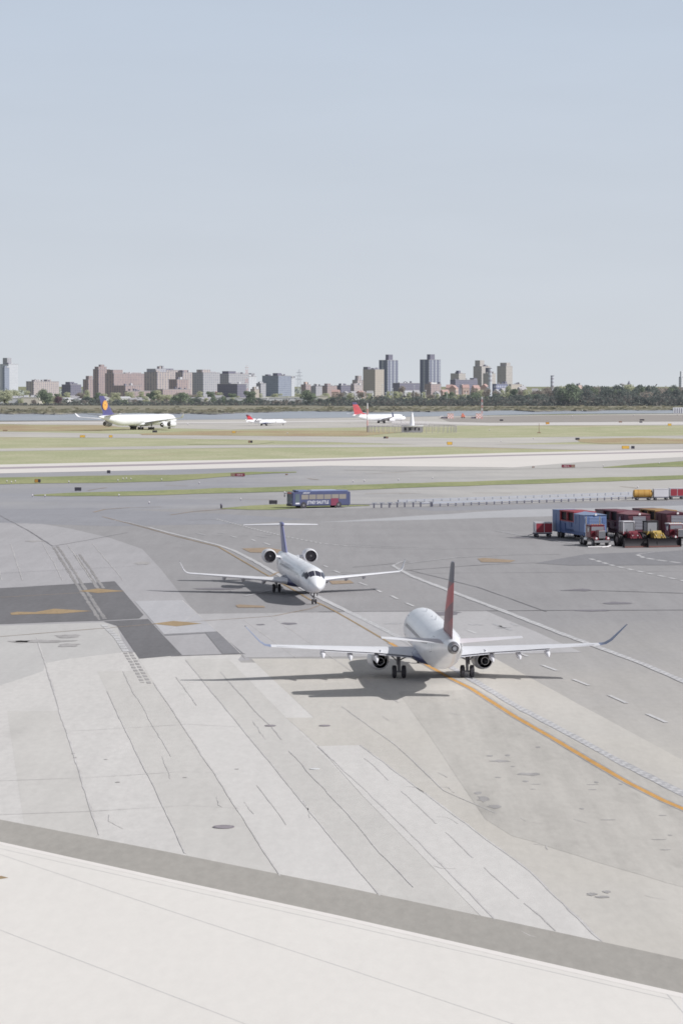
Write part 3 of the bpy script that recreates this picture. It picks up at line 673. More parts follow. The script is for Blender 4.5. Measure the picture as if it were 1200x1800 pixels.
E175 = dict(x0=14.5, r=1.55, rake=.25,
    st=[(0, 2.42, .02, .02), (.25, 2.42, .36, .34), (.8, 2.46, .68, .66), (1.6, 2.6, 1.0, 1.0), (2.6, 2.78, 1.28, 1.35), (3.6, 2.9, 1.43, 1.56), (5, 2.95, 1.5, 1.67), (20.5, 2.95, 1.5, 1.67), (23, 3.08, 1.42, 1.52), (25.5, 3.34, 1.18, 1.22), (28, 3.6, .84, .88), (30, 3.74, .53, .56), (31.2, 3.8, .34, .36), (31.7, 3.82, .26, .27)],
    win_ang=R(74), win=(6.6, 24.2, .78), doors=(5.0, 25.0), panes=((1.75, 2.5, 4, 36, .0), (2.2, 3.1, 40, 66, .0)), apu=True, cone=1.0,
    belly=(5.4, -5.6, 1.72, 1.72, .62),
    wing=[(4.6, .6, 1.72, 5.6, .13), (4.3, 1.5, 1.75, 5.35, .13), (2.75, 4.4, 2.02, 3.7, .115), (.7, 8.6, 2.36, 2.55, .105), (-1.15, 12.4, 2.66, 1.55, .10)],
    flaps=[('in', 1.75, 4.2, .74, 1.06, -.12), ('out', 4.55, 8.7, .72, 1.08, -.10), ('ail', 9.0, 12.0, .76, 1.0, .0)], tracks=(6.4, 8.5, 4.4),
    winglet=[(-1.15, 12.4, 2.66, 1.55, .10, 0), (-1.5, 12.85, 2.76, 1.3, .10, .5), (-1.9, 13.25, 3.05, 1.1, .09, .8), (-2.75, 14.35, 4.25, .5, .09, .85)],
    stab=[(-11.9, .3, 3.95, 2.9, .1), (-12.2, .7, 3.98, 2.7, .1), (-14.35, 5.0, 4.4, 1.25, .09)],
    fin=[(-7.2, 4.2, 8.2, .02), (-9.6, 4.75, 5.9, .07), (-10.6, 5.6, 5.0, .09), (-14.6, 9.68, 2.3, .09), (-15.1, 9.82, 1.7, .07)],
    fin_mat=fin_livery('red_navy_tail', lin((58, 58, 84)), lin((172, 34, 48)), lin((104, 36, 56)), 4.2, 9.82),
    engines=[(3.9, 4.0, 1.22, 3.3, .82)], mount='wing', pyl=.1,
    gear=[(0, 2.6, 1.7, .48, .32, .36, (0,)), (11.4, 0, 1.5, .32, .2, .2, (0,))], seams=(3.0, 7.4, 11.5, 16.0, 20.5, 23.2, 26.4, 29.0), antennas=((6, 4.6, .3), (-2, 4.6, .3), (1, 4.6, .12)))
c = at(761, 1191.5, .09)
make_plane('regional_jet', 'nearest white jet seen from behind, red and navy tail fin, engines under its wings', 'airplane', (c.x, c.y, .09), R(93.2), E175)

P_fin_navy = plain('fin_navy', lin((120, 122, 162)), .35, var=.06)
CRJ = dict(x0=20.0, r=1.345,
    st=[(0, 1.95, .02, .02), (.2, 1.95, .32, .30), (.7, 1.98, .62, .58), (1.5, 2.1, .92, .87), (2.4, 2.26, 1.14, 1.12), (3.3, 2.36, 1.28, 1.28), (4.6, 2.4, 1.345, 1.345), (25, 2.4, 1.345, 1.345), (28, 2.5, 1.22, 1.22), (31, 2.78, .92, .95), (33.5, 3.05, .58, .62), (35.5, 3.25, .25, .3), (36.2, 3.3, .08, .1)],
    win_ang=R(72), win=(6.2, 24.0, .82), doors=(4.6,), panes=((1.5, 2.5, 2, 34, .0), (1.75, 2.85, 36, 64, .0), (2.92, 3.5, 48, 70, .0)),
    belly=(7.6, -4.2, 1.95, 1.42, .68),
    wing=[(5.4, .5, 1.42, 6.0, .13), (4.9, 1.3, 1.44, 5.4, .13), (2.6, 4.2, 1.60, 3.3, .115), (-.9, 11.4, 2.02, 1.5, .1)],
    flaps=[('in', 1.6, 4.0, .75, 1.01, -.03), ('out', 4.3, 8.2, .75, 1.01, -.02), ('ail', 8.4, 11.0, .77, 1.0, 0)], tracks=(3.4, 5.6, 7.6),
    winglet=[(-.9, 11.4, 2.02, 1.5, .1, 0), (-1.2, 11.7, 2.12, 1.3, .1, .6), (-1.6, 11.95, 2.4, 1.05, .09, 1.1), (-2.4, 12.3, 3.2, .55, .08, 1.2)], winglet_mat=P_wing,
    stab=[(-13.3, .08, 6.62, 2.4, .1), (-15.2, 4.22, 6.5, 1.25, .09)],
    fin=[(-7.5, 3.3, 7.0, .03), (-9.4, 3.85, 5.0, .09), (-13.3, 6.62, 2.8, .1)], fin_mat=P_fin_navy, bullet=(-12.7, 6.68, 3.6, .24),
    engines=[(-4.9, 2.25, 3.55, 4.2, .76)], mount='body',
    gear=[(0, 2.05, 1.45, .45, .28, .3, (0,)), (17.3, 0, 1.2, .26, .16, .17, (0,))], seams=(1.1, 4.4, 8.5, 13.0, 18.0, 23.0, 28.0), antennas=((9, 3.7, .3), (3, 3.7, .25)))
n_ = at(552, 1062, .09); ps = R(7.2)
c = n_ - Vector((sin(ps), -cos(ps), 0)) * 17.3
make_plane('regional_jet', 'white T-tail jet taxiing towards the viewer with engines beside its tail', 'airplane', (c.x, c.y, .09), -pi / 2 + ps, CRJ)

# far airliners across the runway
CRJ2 = dict(CRJ, fin_mat=fin_livery('small_red_tail', lin((120, 70, 90)), lin((206, 66, 74)), lin((170, 60, 76)), 3.0, 7.2))
c = at(467, 748, .1)
make_plane('regional_jet', 'small white T-tail jet with a red fin far off beyond the runway', 'airplane', (c.x - 1, c.y, .1), R(90 - 41), CRJ2, scale=.92)
A346 = dict(x0=33.5, r=2.82, wk=1.4,
    st=[(0, 4.5, .03, .03), (.5, 4.5, .8, .8), (1.6, 4.6, 1.5, 1.45), (3.5, 4.8, 2.2, 2.2), (6, 5.0, 2.7, 2.75), (9, 5.05, 2.82, 2.82), (54, 5.05, 2.82, 2.82), (60, 5.4, 2.45, 2.35), (66, 6.1, 1.7, 1.6), (71, 6.6, .9, .95), (74.5, 6.9, .35, .4), (75.3, 6.95, .2, .22)],
    win_ang=R(78), win=(9, 60, 1.3), doors=(8, 30, 62), panes=((2.4, 3.6, 4, 36, 0), (3.0, 4.4, 40, 62, 0)), apu=True,
    belly=(11, -8, 3.1, 2.9, 1.2), belly_mat=P_white,
    wing=[(11, 1.5, 3.6, 12.0, .13), (9.5, 2.8, 3.7, 11.0, .13), (3.6, 10, 4.5, 7.0, .11), (-10.2, 29.6, 6.3, 2.6, .1)],
    flaps=[('in', 3.0, 9.8, .76, 1.02, -.06), ('out', 10.2, 21, .76, 1.02, -.05)], tracks=(6, 13, 18), winglet=[(-10.2, 29.6, 6.3, 2.6, .1, 0), (-10.9, 30.4, 6.6, 2.3, .1, .6), (-12.5, 31.7, 8.2, 1.0, .09, .9)], winglet_mat=P_wing,
    stab=[(-31.5, .6, 7.2, 6.0, .1), (-38, 10.8, 8.5, 2.4, .09)],
    fin=[(-24.5, 7.4, 14.0, .03), (-28, 8.6, 9.6, .09), (-36.8, 17.2, 4.4, .09)], fin_mat=plain('lufthansa_navy'.replace('lufthansa', 'airliner'), lin((88, 86, 134)), .35),
    engines=[(9.2, 9.3, 2.35, 5.4, 1.5), (-.2, 18.9, 2.9, 5.4, 1.5)], mount='wing', pyl=.25,
    gear=[(0, 5.3, 4.0, .7, .5, .7, (-.95, .95)), (-1.5, .01, 3.6, .7, .5, .6, (-.95, .95)), (32 - 5.0, 0, 3.2, .55, .4, .4, (0,))])
c = at(250, 755, .1)
A_ = make_plane('jumbo_airliner', 'huge white four-engine airliner with a yellow disc on its navy tail fin', 'airplane', (c.x, c.y, .1), R(90 - 27), A346)
fin_o = [o for o in A_.children if o.name.startswith('fin')][0]
for sd in (1, -1):
    yo = sd * .42
    cx_, cz_ = -36.2, 12.6
    d_ = MB().lathe((cx_, yo, cz_), (0, sd, 0), [(0, 2.35), (.03, 2.35)], 28, 0, True, True).build('tail_disc', P_yel, fin_o)
    g_ = MB(); y2 = yo + sd * .06
    # a slim bird in flight inside a ring
    bird = [[(-1.5, .9), (-.2, .25), (.2, -.05), (-.15, -.2)], [(-.2, .1), (.35, .55), (1.5, 1.1), (.5, .2), (.25, -.1)], [(.1, .05), (.3, -.15), (-.9, -1.3), (-.5, -.55)]]
    for pl in bird: g_.add([(cx_ + x * .85, y2, cz_ + z * .85) for x, z in pl], [tuple(range(len(pl)))])
    for i in range(28):
        a0, a1 = 2 * pi * i / 28, 2 * pi * (i + 1) / 28
        g_.quad(*[(cx_ + cos(a) * r, y2, cz_ + sin(a) * r) for a, r in ((a0, 1.75), (a1, 1.75), (a1, 1.9), (a0, 1.9))])
    g_.build('bird_emblem', plain('emblem_navy', lin((120, 92, 110)), .4), d_)
B738 = dict(x0=18.2, r=1.9, wk=1.1,
    st=[(0, 2.9, .03, .03), (.4, 2.9, .55, .55), (1.3, 3.0, 1.05, 1.05), (2.6, 3.15, 1.5, 1.55), (4.5, 3.3, 1.82, 1.95), (6, 3.3, 1.88, 2.0), (27, 3.3, 1.88, 2.0), (31, 3.6, 1.6, 1.7), (35, 4.2, 1.0, 1.1), (38.5, 4.7, .45, .5), (40.0, 4.8, .2, .2)],
    win_ang=R(76), win=(6, 33, .9), doors=(5, 33), panes=((1.9, 2.8, 4, 36, 0), (2.4, 3.4, 40, 62, 0)), apu=True,
    belly=(6.5, -5.0, 2.1, 2.0, .8), belly_mat=P_white,
    wing=[(6.4, 1, 2.5, 7.4, .13), (5.6, 1.9, 2.55, 6.6, .13), (2.8, 5.6, 3.0, 4.4, .11), (-3.0, 16.6, 4.0, 1.6, .1)],
    flaps=[('in', 2.1, 5.4, .76, 1.02, -.05), ('out', 5.8, 11.5, .76, 1.02, -.04)], tracks=(4, 7.5, 10.5), winglet=[(-3.0, 16.6, 4.0, 1.6, .1, 0), (-3.5, 17.1, 4.3, 1.4, .1, .8), (-4.8, 17.6, 6.5, .6, .09, 1.25)], winglet_mat=P_navy,
    stab=[(-15.6, .4, 5.0, 3.9, .1), (-19.3, 7.1, 5.8, 1.4, .09)],
    fin=[(-10, 5.2, 10.2, .03), (-13.6, 6.2, 6.4, .09), (-18.6, 12.5, 2.9, .09)], fin_mat=fin_livery('large_red_tail', lin((92, 88, 120)), lin((196, 88, 92)), lin((182, 86, 96)), 4.6, 13.4),
    engines=[(5.9, 4.85, 1.75, 4.2, 1.05)], mount='wing', pyl=.1,
    gear=[(0, 2.85, 2.5, .56, .38, .42, (0,)), (14.6, 0, 2.0, .36, .22, .22, (0,))])
c = at(670, 743.5, .1)
make_plane('airliner', 'white twin-engine airliner with a tall red fin behind the navigation hut', 'airplane', (c.x, c.y, .1), R(90 - 54), B738)

# ------------------------------------------------------------------ town across the water
def haze_glow(b, k=.06):
    """imitates haze over three to five kilometres: the surface itself glows faintly"""
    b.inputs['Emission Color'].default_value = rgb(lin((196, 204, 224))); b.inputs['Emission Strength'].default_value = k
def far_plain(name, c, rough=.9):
    m = plain(name, c, rough); haze_glow(m.node_tree.nodes['Principled BSDF']); return m
def facade(name, wall, glass, uw, vh, fu=.5, fv=.55, stripe=None, rough=.8):
    """masonry with a grid of windows (each about a pixel at this range); optional upright bands"""
    m, nt, b = new_mat(name)
    tc = N(nt, 'ShaderNodeTexCoord'); sx = N(nt, 'ShaderNodeSeparateXYZ'); nt.links.new(tc.outputs['Object'], sx.inputs[0])
    nx = N(nt, 'ShaderNodeSeparateXYZ'); nt.links.new(tc.outputs['Normal'], nx.inputs[0])
    side = mathn(nt, 'GREATER_THAN', mathn(nt, 'ABSOLUTE', nx.outputs[0]), .5)
    up = mathn(nt, 'GREATER_THAN', mathn(nt, 'ABSOLUTE', nx.outputs[2]), .5)
    u = mathn(nt, 'ADD', mathn(nt, 'MULTIPLY', sx.outputs[1], side), mathn(nt, 'MULTIPLY', sx.outputs[0], mathn(nt, 'SUBTRACT', 1, side)))
    wu = mathn(nt, 'LESS_THAN', mathn(nt, 'FRACT', mathn(nt, 'DIVIDE', u, uw)), fu)
    wv = mathn(nt, 'LESS_THAN', mathn(nt, 'FRACT', mathn(nt, 'DIVIDE', sx.outputs[2], vh)), fv)
    win = mathn(nt, 'MULTIPLY', mathn(nt, 'MULTIPLY', wu, wv), mathn(nt, 'SUBTRACT', 1, up))
    base = noise(nt, tc.outputs['Object'], .08, 4)
    col = mixc(nt, ramp(nt, base, .3, .7, 0, .22), wall, tuple(v * .75 for v in wall))
    if stripe:
        s = mathn(nt, 'LESS_THAN', mathn(nt, 'FRACT', mathn(nt, 'DIVIDE', mathn(nt, 'ADD', u, stripe[1] * .2), stripe[1])), stripe[2])
        col = mixc(nt, mathn(nt, 'MULTIPLY', s, mathn(nt, 'SUBTRACT', 1, up)), col, stripe[0])
    cell = N(nt, 'ShaderNodeTexWhiteNoise'); fl = N(nt, 'ShaderNodeVectorMath', operation='SNAP'); nt.links.new(tc.outputs['Object'], fl.inputs[0]); fl.inputs[1].default_value = (uw, uw, vh)
    nt.links.new(fl.outputs[0], cell.inputs['Vector'])
    g2 = mixc(nt, mathn(nt, 'MULTIPLY', cell.outputs['Value'], .5), glass, wall)
    col = mixc(nt, win, col, g2)
    nt.links.new(col, b.inputs['Base Color']); b.inputs['Roughness'].default_value = rough; b.inputs['Specular IOR Level'].default_value = .2
    haze_glow(b); return m

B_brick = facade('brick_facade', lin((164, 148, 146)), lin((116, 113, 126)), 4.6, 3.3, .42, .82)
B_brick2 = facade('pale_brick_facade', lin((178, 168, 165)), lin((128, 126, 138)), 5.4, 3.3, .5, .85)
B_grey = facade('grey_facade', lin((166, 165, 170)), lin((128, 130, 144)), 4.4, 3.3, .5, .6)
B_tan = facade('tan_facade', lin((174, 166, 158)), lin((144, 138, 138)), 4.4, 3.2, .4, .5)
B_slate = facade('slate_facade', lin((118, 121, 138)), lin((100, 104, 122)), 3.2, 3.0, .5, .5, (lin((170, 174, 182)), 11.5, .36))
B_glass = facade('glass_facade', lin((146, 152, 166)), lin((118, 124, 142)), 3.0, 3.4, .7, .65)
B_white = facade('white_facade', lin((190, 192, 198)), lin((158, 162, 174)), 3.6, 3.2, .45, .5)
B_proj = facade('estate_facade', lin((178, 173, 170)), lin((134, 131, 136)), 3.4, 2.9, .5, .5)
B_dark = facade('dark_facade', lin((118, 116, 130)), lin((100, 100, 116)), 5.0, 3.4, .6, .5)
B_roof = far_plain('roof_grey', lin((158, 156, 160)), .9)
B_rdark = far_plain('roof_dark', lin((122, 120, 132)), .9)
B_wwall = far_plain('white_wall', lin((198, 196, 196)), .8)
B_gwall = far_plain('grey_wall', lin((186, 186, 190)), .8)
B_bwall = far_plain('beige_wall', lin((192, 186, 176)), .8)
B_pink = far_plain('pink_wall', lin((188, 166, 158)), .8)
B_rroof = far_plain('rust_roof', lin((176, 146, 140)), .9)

def building(label, x0, xc, x1, ytop, d, mat, phi=38, parts=(), cat='building', name='apartment_building', roofmat=None, zb=0.0):
    """corner nearest the viewer at column xc; left face runs to x0, right face to x1. parts: (kind, u0, u1, v0, v1, rise, mat) over the roof (u along the right face, v along the left)"""
    ph = R(phi); c, s = cos(ph), sin(ph); k = d / F
    lr, ll = max((x1 - xc) * k / s, 4), max((xc - x0) * k / c, 4)
    C = pt(xc, HY, d); h = zat(ytop, d) - zb
    t = thing(name, label, cat, (C.x, C.y, zb), atan2(c, s))
    MB().box((lr / 2, ll / 2, h / 2), (lr, ll, h)).build('wall', mat, t)
    MB().box((lr / 2, ll / 2, h + .25), (lr + .5, ll + .5, .5)).build('parapet', roofmat or B_roof, t)
    for p in parts:
        nm, u0, u1, v0, v1, rise = p[:6]; z0 = p[7] if len(p) > 7 else h + .5
        MB().box(((u0 + u1) / 2 * lr, (v0 + v1) / 2 * ll, z0 + rise / 2), ((u1 - u0) * lr, (v1 - v0) * ll, rise)).build(nm, p[6] if len(p) > 6 and p[6] else mat, t)
    rr = random.Random(label)
    for i in range(rr.randrange(3, 7)):                      # lift heads, tanks and plant on the roof
        u, v = rr.uniform(.1, .9), rr.uniform(.1, .9); a_, hh = rr.uniform(1.5, 4.5), rr.uniform(1.0, 3.2)
        MB().box((u * lr, v * ll, h + .5 + hh / 2), (a_, rr.uniform(1.5, 4), hh)).build('roof_unit', rr.choice((B_rdark, B_gwall, mat)), t)
    return t
PH = 'penthouse'
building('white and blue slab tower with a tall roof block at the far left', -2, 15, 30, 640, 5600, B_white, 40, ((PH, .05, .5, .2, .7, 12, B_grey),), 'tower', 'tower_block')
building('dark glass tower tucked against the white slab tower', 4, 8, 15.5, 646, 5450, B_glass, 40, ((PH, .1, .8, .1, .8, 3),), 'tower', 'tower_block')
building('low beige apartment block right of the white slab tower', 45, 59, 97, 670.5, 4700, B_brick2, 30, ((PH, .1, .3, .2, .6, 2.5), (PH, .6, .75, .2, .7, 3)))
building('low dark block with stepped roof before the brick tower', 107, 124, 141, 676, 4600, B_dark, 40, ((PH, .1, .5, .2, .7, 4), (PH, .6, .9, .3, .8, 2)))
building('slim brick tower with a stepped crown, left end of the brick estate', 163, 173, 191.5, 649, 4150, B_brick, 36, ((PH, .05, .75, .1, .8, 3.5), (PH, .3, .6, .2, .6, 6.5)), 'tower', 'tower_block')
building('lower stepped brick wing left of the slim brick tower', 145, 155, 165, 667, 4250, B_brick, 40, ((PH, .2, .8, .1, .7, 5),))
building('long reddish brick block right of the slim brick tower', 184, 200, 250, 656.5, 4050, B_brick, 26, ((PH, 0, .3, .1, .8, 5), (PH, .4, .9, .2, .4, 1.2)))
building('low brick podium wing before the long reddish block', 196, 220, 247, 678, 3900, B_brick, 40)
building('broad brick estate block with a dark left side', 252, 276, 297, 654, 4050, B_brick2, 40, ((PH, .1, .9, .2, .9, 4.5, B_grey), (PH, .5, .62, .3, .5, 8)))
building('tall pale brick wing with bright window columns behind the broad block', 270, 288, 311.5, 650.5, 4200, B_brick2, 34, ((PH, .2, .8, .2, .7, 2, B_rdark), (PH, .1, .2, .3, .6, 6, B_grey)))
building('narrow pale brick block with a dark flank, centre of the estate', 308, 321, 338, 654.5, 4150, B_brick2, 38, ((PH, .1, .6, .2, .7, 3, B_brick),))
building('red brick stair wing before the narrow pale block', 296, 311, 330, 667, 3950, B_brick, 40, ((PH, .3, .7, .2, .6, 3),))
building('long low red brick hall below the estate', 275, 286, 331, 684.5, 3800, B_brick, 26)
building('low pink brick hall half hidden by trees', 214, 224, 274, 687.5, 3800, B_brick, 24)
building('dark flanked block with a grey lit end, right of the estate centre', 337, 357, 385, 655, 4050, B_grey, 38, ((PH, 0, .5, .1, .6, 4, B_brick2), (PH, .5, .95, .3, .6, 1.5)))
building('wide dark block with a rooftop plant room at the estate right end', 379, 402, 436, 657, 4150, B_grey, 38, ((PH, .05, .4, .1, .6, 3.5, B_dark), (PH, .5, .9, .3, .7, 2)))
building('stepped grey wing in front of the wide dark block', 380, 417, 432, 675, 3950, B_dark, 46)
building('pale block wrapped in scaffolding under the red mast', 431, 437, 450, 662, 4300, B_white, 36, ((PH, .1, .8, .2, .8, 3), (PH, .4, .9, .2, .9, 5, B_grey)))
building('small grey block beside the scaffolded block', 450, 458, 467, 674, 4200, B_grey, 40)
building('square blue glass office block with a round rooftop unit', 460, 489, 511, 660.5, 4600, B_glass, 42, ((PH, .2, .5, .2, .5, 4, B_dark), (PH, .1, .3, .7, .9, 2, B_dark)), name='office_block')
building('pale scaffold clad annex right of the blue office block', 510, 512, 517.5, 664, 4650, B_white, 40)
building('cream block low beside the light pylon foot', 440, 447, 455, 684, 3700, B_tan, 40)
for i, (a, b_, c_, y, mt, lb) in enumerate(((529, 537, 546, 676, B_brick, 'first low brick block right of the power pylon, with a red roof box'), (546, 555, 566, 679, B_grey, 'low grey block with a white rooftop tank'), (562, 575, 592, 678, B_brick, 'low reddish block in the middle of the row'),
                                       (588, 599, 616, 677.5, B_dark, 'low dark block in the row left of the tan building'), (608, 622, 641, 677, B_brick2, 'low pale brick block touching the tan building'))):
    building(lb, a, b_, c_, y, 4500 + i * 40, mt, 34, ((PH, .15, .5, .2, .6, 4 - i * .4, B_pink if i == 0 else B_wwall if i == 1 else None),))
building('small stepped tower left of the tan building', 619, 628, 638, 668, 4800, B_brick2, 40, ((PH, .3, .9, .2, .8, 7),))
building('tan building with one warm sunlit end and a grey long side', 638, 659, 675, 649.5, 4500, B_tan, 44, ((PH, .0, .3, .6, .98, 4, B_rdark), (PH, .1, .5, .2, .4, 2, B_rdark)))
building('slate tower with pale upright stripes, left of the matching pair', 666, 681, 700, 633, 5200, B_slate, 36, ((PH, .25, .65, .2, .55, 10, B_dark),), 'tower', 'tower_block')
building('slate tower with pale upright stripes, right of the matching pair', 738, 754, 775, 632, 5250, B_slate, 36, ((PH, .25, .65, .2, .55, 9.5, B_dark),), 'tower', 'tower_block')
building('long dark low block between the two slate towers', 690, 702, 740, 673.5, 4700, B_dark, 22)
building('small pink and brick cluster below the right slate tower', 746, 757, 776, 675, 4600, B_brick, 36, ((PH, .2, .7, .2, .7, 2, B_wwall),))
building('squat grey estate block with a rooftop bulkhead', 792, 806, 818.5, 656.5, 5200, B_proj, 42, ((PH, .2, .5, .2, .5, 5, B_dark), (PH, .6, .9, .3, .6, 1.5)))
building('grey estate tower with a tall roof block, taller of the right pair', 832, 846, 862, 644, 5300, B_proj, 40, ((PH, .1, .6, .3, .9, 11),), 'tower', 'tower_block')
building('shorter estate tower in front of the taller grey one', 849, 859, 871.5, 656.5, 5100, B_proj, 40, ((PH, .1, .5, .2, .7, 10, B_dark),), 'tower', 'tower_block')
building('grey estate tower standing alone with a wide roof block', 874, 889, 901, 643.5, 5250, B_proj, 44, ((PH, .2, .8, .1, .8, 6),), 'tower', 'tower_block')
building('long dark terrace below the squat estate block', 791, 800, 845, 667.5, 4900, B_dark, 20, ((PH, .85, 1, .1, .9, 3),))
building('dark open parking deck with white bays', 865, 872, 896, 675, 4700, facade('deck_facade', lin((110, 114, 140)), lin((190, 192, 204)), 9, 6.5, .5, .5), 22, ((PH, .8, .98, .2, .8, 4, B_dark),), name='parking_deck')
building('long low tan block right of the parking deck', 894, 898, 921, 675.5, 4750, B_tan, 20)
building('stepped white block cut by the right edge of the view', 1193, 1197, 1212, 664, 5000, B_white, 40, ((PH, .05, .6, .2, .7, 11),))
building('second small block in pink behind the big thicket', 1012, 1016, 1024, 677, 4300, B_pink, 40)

# far sheds on the left shore
def shed(label, x0, x1, ytop, d, wall, roof, dep=30, parts=()):
    k = d / F; w_ = (x1 - x0) * k; C = pt((x0 + x1) / 2, HY, d); h = zat(ytop, d)
    t = thing('warehouse', label, 'warehouse', (C.x, C.y, 0))
    MB().box((0, dep / 2, h / 2), (w_, dep, h)).build('wall', wall, t)
    MB().box((0, dep / 2, h + .3), (w_ + 1, dep + 1, .6)).build('roof', roof, t)
    for nm, u, v, sx_, hh, mt in parts: MB().box((u * w_, v * dep, h + .6 + hh / 2), (sx_, sx_, hh)).build(nm, mt, t)
    return t
shed('wide pale grey warehouse on the left shore', -30, 36, 700, 3180, B_gwall, B_wwall, 40, [('roof_unit', u, .4, 4, 2.2, B_gwall) for u in (.05, .15, .28, .38, .46)])
shed('cream fronted warehouse end beside the grey one', 36, 68, 698.5, 3170, B_bwall, B_wwall, 40, [('roof_unit', u, .5, 5, 2, B_gwall) for u in (-.3, .1, .3)])
shed('long flat white-roofed shed behind the middle trees', 398, 470, 700, 3300, B_gwall, B_wwall, 40)
shed('long flat grey shed right of the white-roofed one', 462, 560, 699, 3420, B_gwall, B_wwall, 40)
shed('low cream shed among the bushes beside the dark hedge', 556, 576, 696.5, 3500, B_bwall, B_bwall, 14)

# chimneys, masts, pylon, cupola
def stack(label, x, ytop, d, r):
    C = pt(x, HY, d); h = zat(ytop, d); t = thing('chimney_stack', label, 'chimney', (C.x, C.y, 0))
    MB().cyl((0, 0, 0), (0, 0, h), r * 1.15, r, 16).build('shaft', far_plain('stack_grey', lin((182, 186, 196)), .8), t, True)
    for i in range(3):
        z = h * (.62 + .13 * i); rr = r * 1.15 - r * .15 * z / h + .06
        MB().cyl((0, 0, z), (0, 0, z + h * .06), rr, rr, 16).build('band', far_plain('stack_band', lin((158, 156, 166)), .8), t, True)
    MB().cyl((0, 0, h), (0, 0, h + .8), r * 1.1, r * 1.1, 16).build('rim', B_rdark, t, True)
stack('pale banded chimney in front of the shorter estate tower', 861, 648, 3900, 2.4); stack('pale banded chimney standing alone left of the big thicket', 970.3, 661, 3500, 2.0)
def lattice(name, label, cat, x, ytop, d, wb, wt, mats, arms=(), zb=0):
    C = pt(x, HY, d); h = zat(ytop, d) - zb; t = thing(name, label, cat, (C.x, C.y, zb)); n = 8
    for k in range(n):
        mb = MB(); z0, z1 = h * k / n, h * (k + 1) / n; a, b_ = wb + (wt - wb) * k / n, wb + (wt - wb) * (k + 1) / n
        cs = [(-1, -1), (1, -1), (1, 1), (-1, 1)]; r = max(.12, d / 22000)
        for i in range(4):
            p, q = cs[i], cs[(i + 1) % 4]
            mb.cyl((p[0] * a, p[1] * a, z0), (p[0] * b_, p[1] * b_, z1), r, r, 4); mb.cyl((p[0] * a, p[1] * a, z0), (q[0] * b_, q[1] * b_, z1), r * .7, r * .7, 4); mb.cyl((q[0] * a, q[1] * a, z0), (p[0] * b_, p[1] * b_, z1), r * .7, r * .7, 4)
        mb.build('section', mats[k % len(mats)], t)
    for f, l in arms: MB().box((0, 0, h * f), (l, .5, .5)).build('cross_arm', mats[0], t)
P_mred = far_plain('mast_red', lin((206, 150, 146)), .7); P_mwhite = far_plain('mast_white', lin((214, 212, 214)), .7); P_steel = far_plain('pylon_steel', lin((150, 152, 164)), .7)
lattice('radio_mast', 'red and white lattice mast above the scaffolded block', 'mast', 433.5, 641, 4000, 2.2, 1.2, [P_mred, P_mwhite], ((.93, 5),))
lattice('power_pylon', 'grey steel power pylon right of the blue office block', 'pylon', 525.5, 649, 3900, 4.2, .7, [P_steel], ((.9, 8), (.8, 10), (.7, 9)))
lattice('antenna_mast', 'red and white mast beside the checkered shelter by the water', 'mast', 847, 697, 1900, .45, .35, [P_mred, P_mwhite])
C = pt(1105, HY, 3600); t = thing('cupola', 'slim grey cupola above the trees of the right thicket', 'tower', (C.x, C.y, 0))
MB().box((0, 0, 12), (5, 5, 24)).build('wall', B_rdark, t); MB().cyl((0, 0, 24), (0, 0, zat(669, 3600)), 2.4, .2, 8).build('spire', B_rdark, t)
C = pt(1094, HY, 3500); h = zat(672.5, 3500); t = thing('water_tank', 'flat topped tank on legs peeking over the right thicket', 'tank', (C.x, C.y, 0))
MB().lathe((0, 0, h - 4), (0, 0, 1), [(0, .5), (1.5, 4), (2.5, 4.2), (4, .5)], 12, 0, True, True).build('bowl', B_gwall, t)
MB().cyl((0, 0, 0), (0, 0, h - 3.8), .8, .8, 8).build('column', B_gwall, t)

# floodlight poles behind the middle shore
P_pole = far_plain('pole_grey', lin((196, 198, 204)), .6)
def light_pole(x, ytop, d):
    C = pt(x, HY, d); h = zat(ytop, d); t = thing('light_pole', 'thin pale floodlight pole on the playing field across the water', 'light pole', (C.x, C.y, 0), 0, 'floodlight poles beyond the middle shore')
    MB().cyl((0, 0, 0), (0, 0, h), .28, .2, 6).build('pole', P_pole, t); MB().box((0, 0, h), (1.8, .5, .9)).build('lamp_head', P_pole, t)
for x, y in ((672, 676), (678, 690), (690, 683), (711, 688), (728, 678), (742, 692), (748, 686), (765, 690), (773, 679), (785, 688), (640, 688), (655, 690), (801, 687), (819, 690)): light_pole(x, y, 3450 + (x * 37 % 120))

# small houses along the shore
def house_mesh(w_, dp, h, rh):
    t = thing('house', 'x', 'house')
    MB().box((0, 0, h / 2), (w_, dp, h)).build('wall', B_wwall, t)
    mb = MB(); a, b_, z = w_ / 2 + .4, dp / 2 + .4, h
    mb.add([(-a, -b_, z), (a, -b_, z), (a, b_, z), (-a, b_, z), (-a, 0, z + rh), (a, 0, z + rh)], [(0, 1, 5, 4), (2, 3, 4, 5), (0, 4, 3), (1, 2, 5), (3, 2, 1, 0)]); mb.build('roof', B_roof, t)
    MB().box((w_ * .2, dp * .1, h + rh), (.9, .9, 1.6)).build('chimney', B_brick, t)
    mb = MB(); mb.box((-w_ * .22, -dp / 2 - .02, h * .55), (1.4, .08, 1.6)); mb.build('window', P_glass, t)
    mb = MB(); mb.box((w_ * .22, -dp / 2 - .02, h * .55), (1.4, .08, 1.6)); mb.build('window', P_glass, t)
    return t
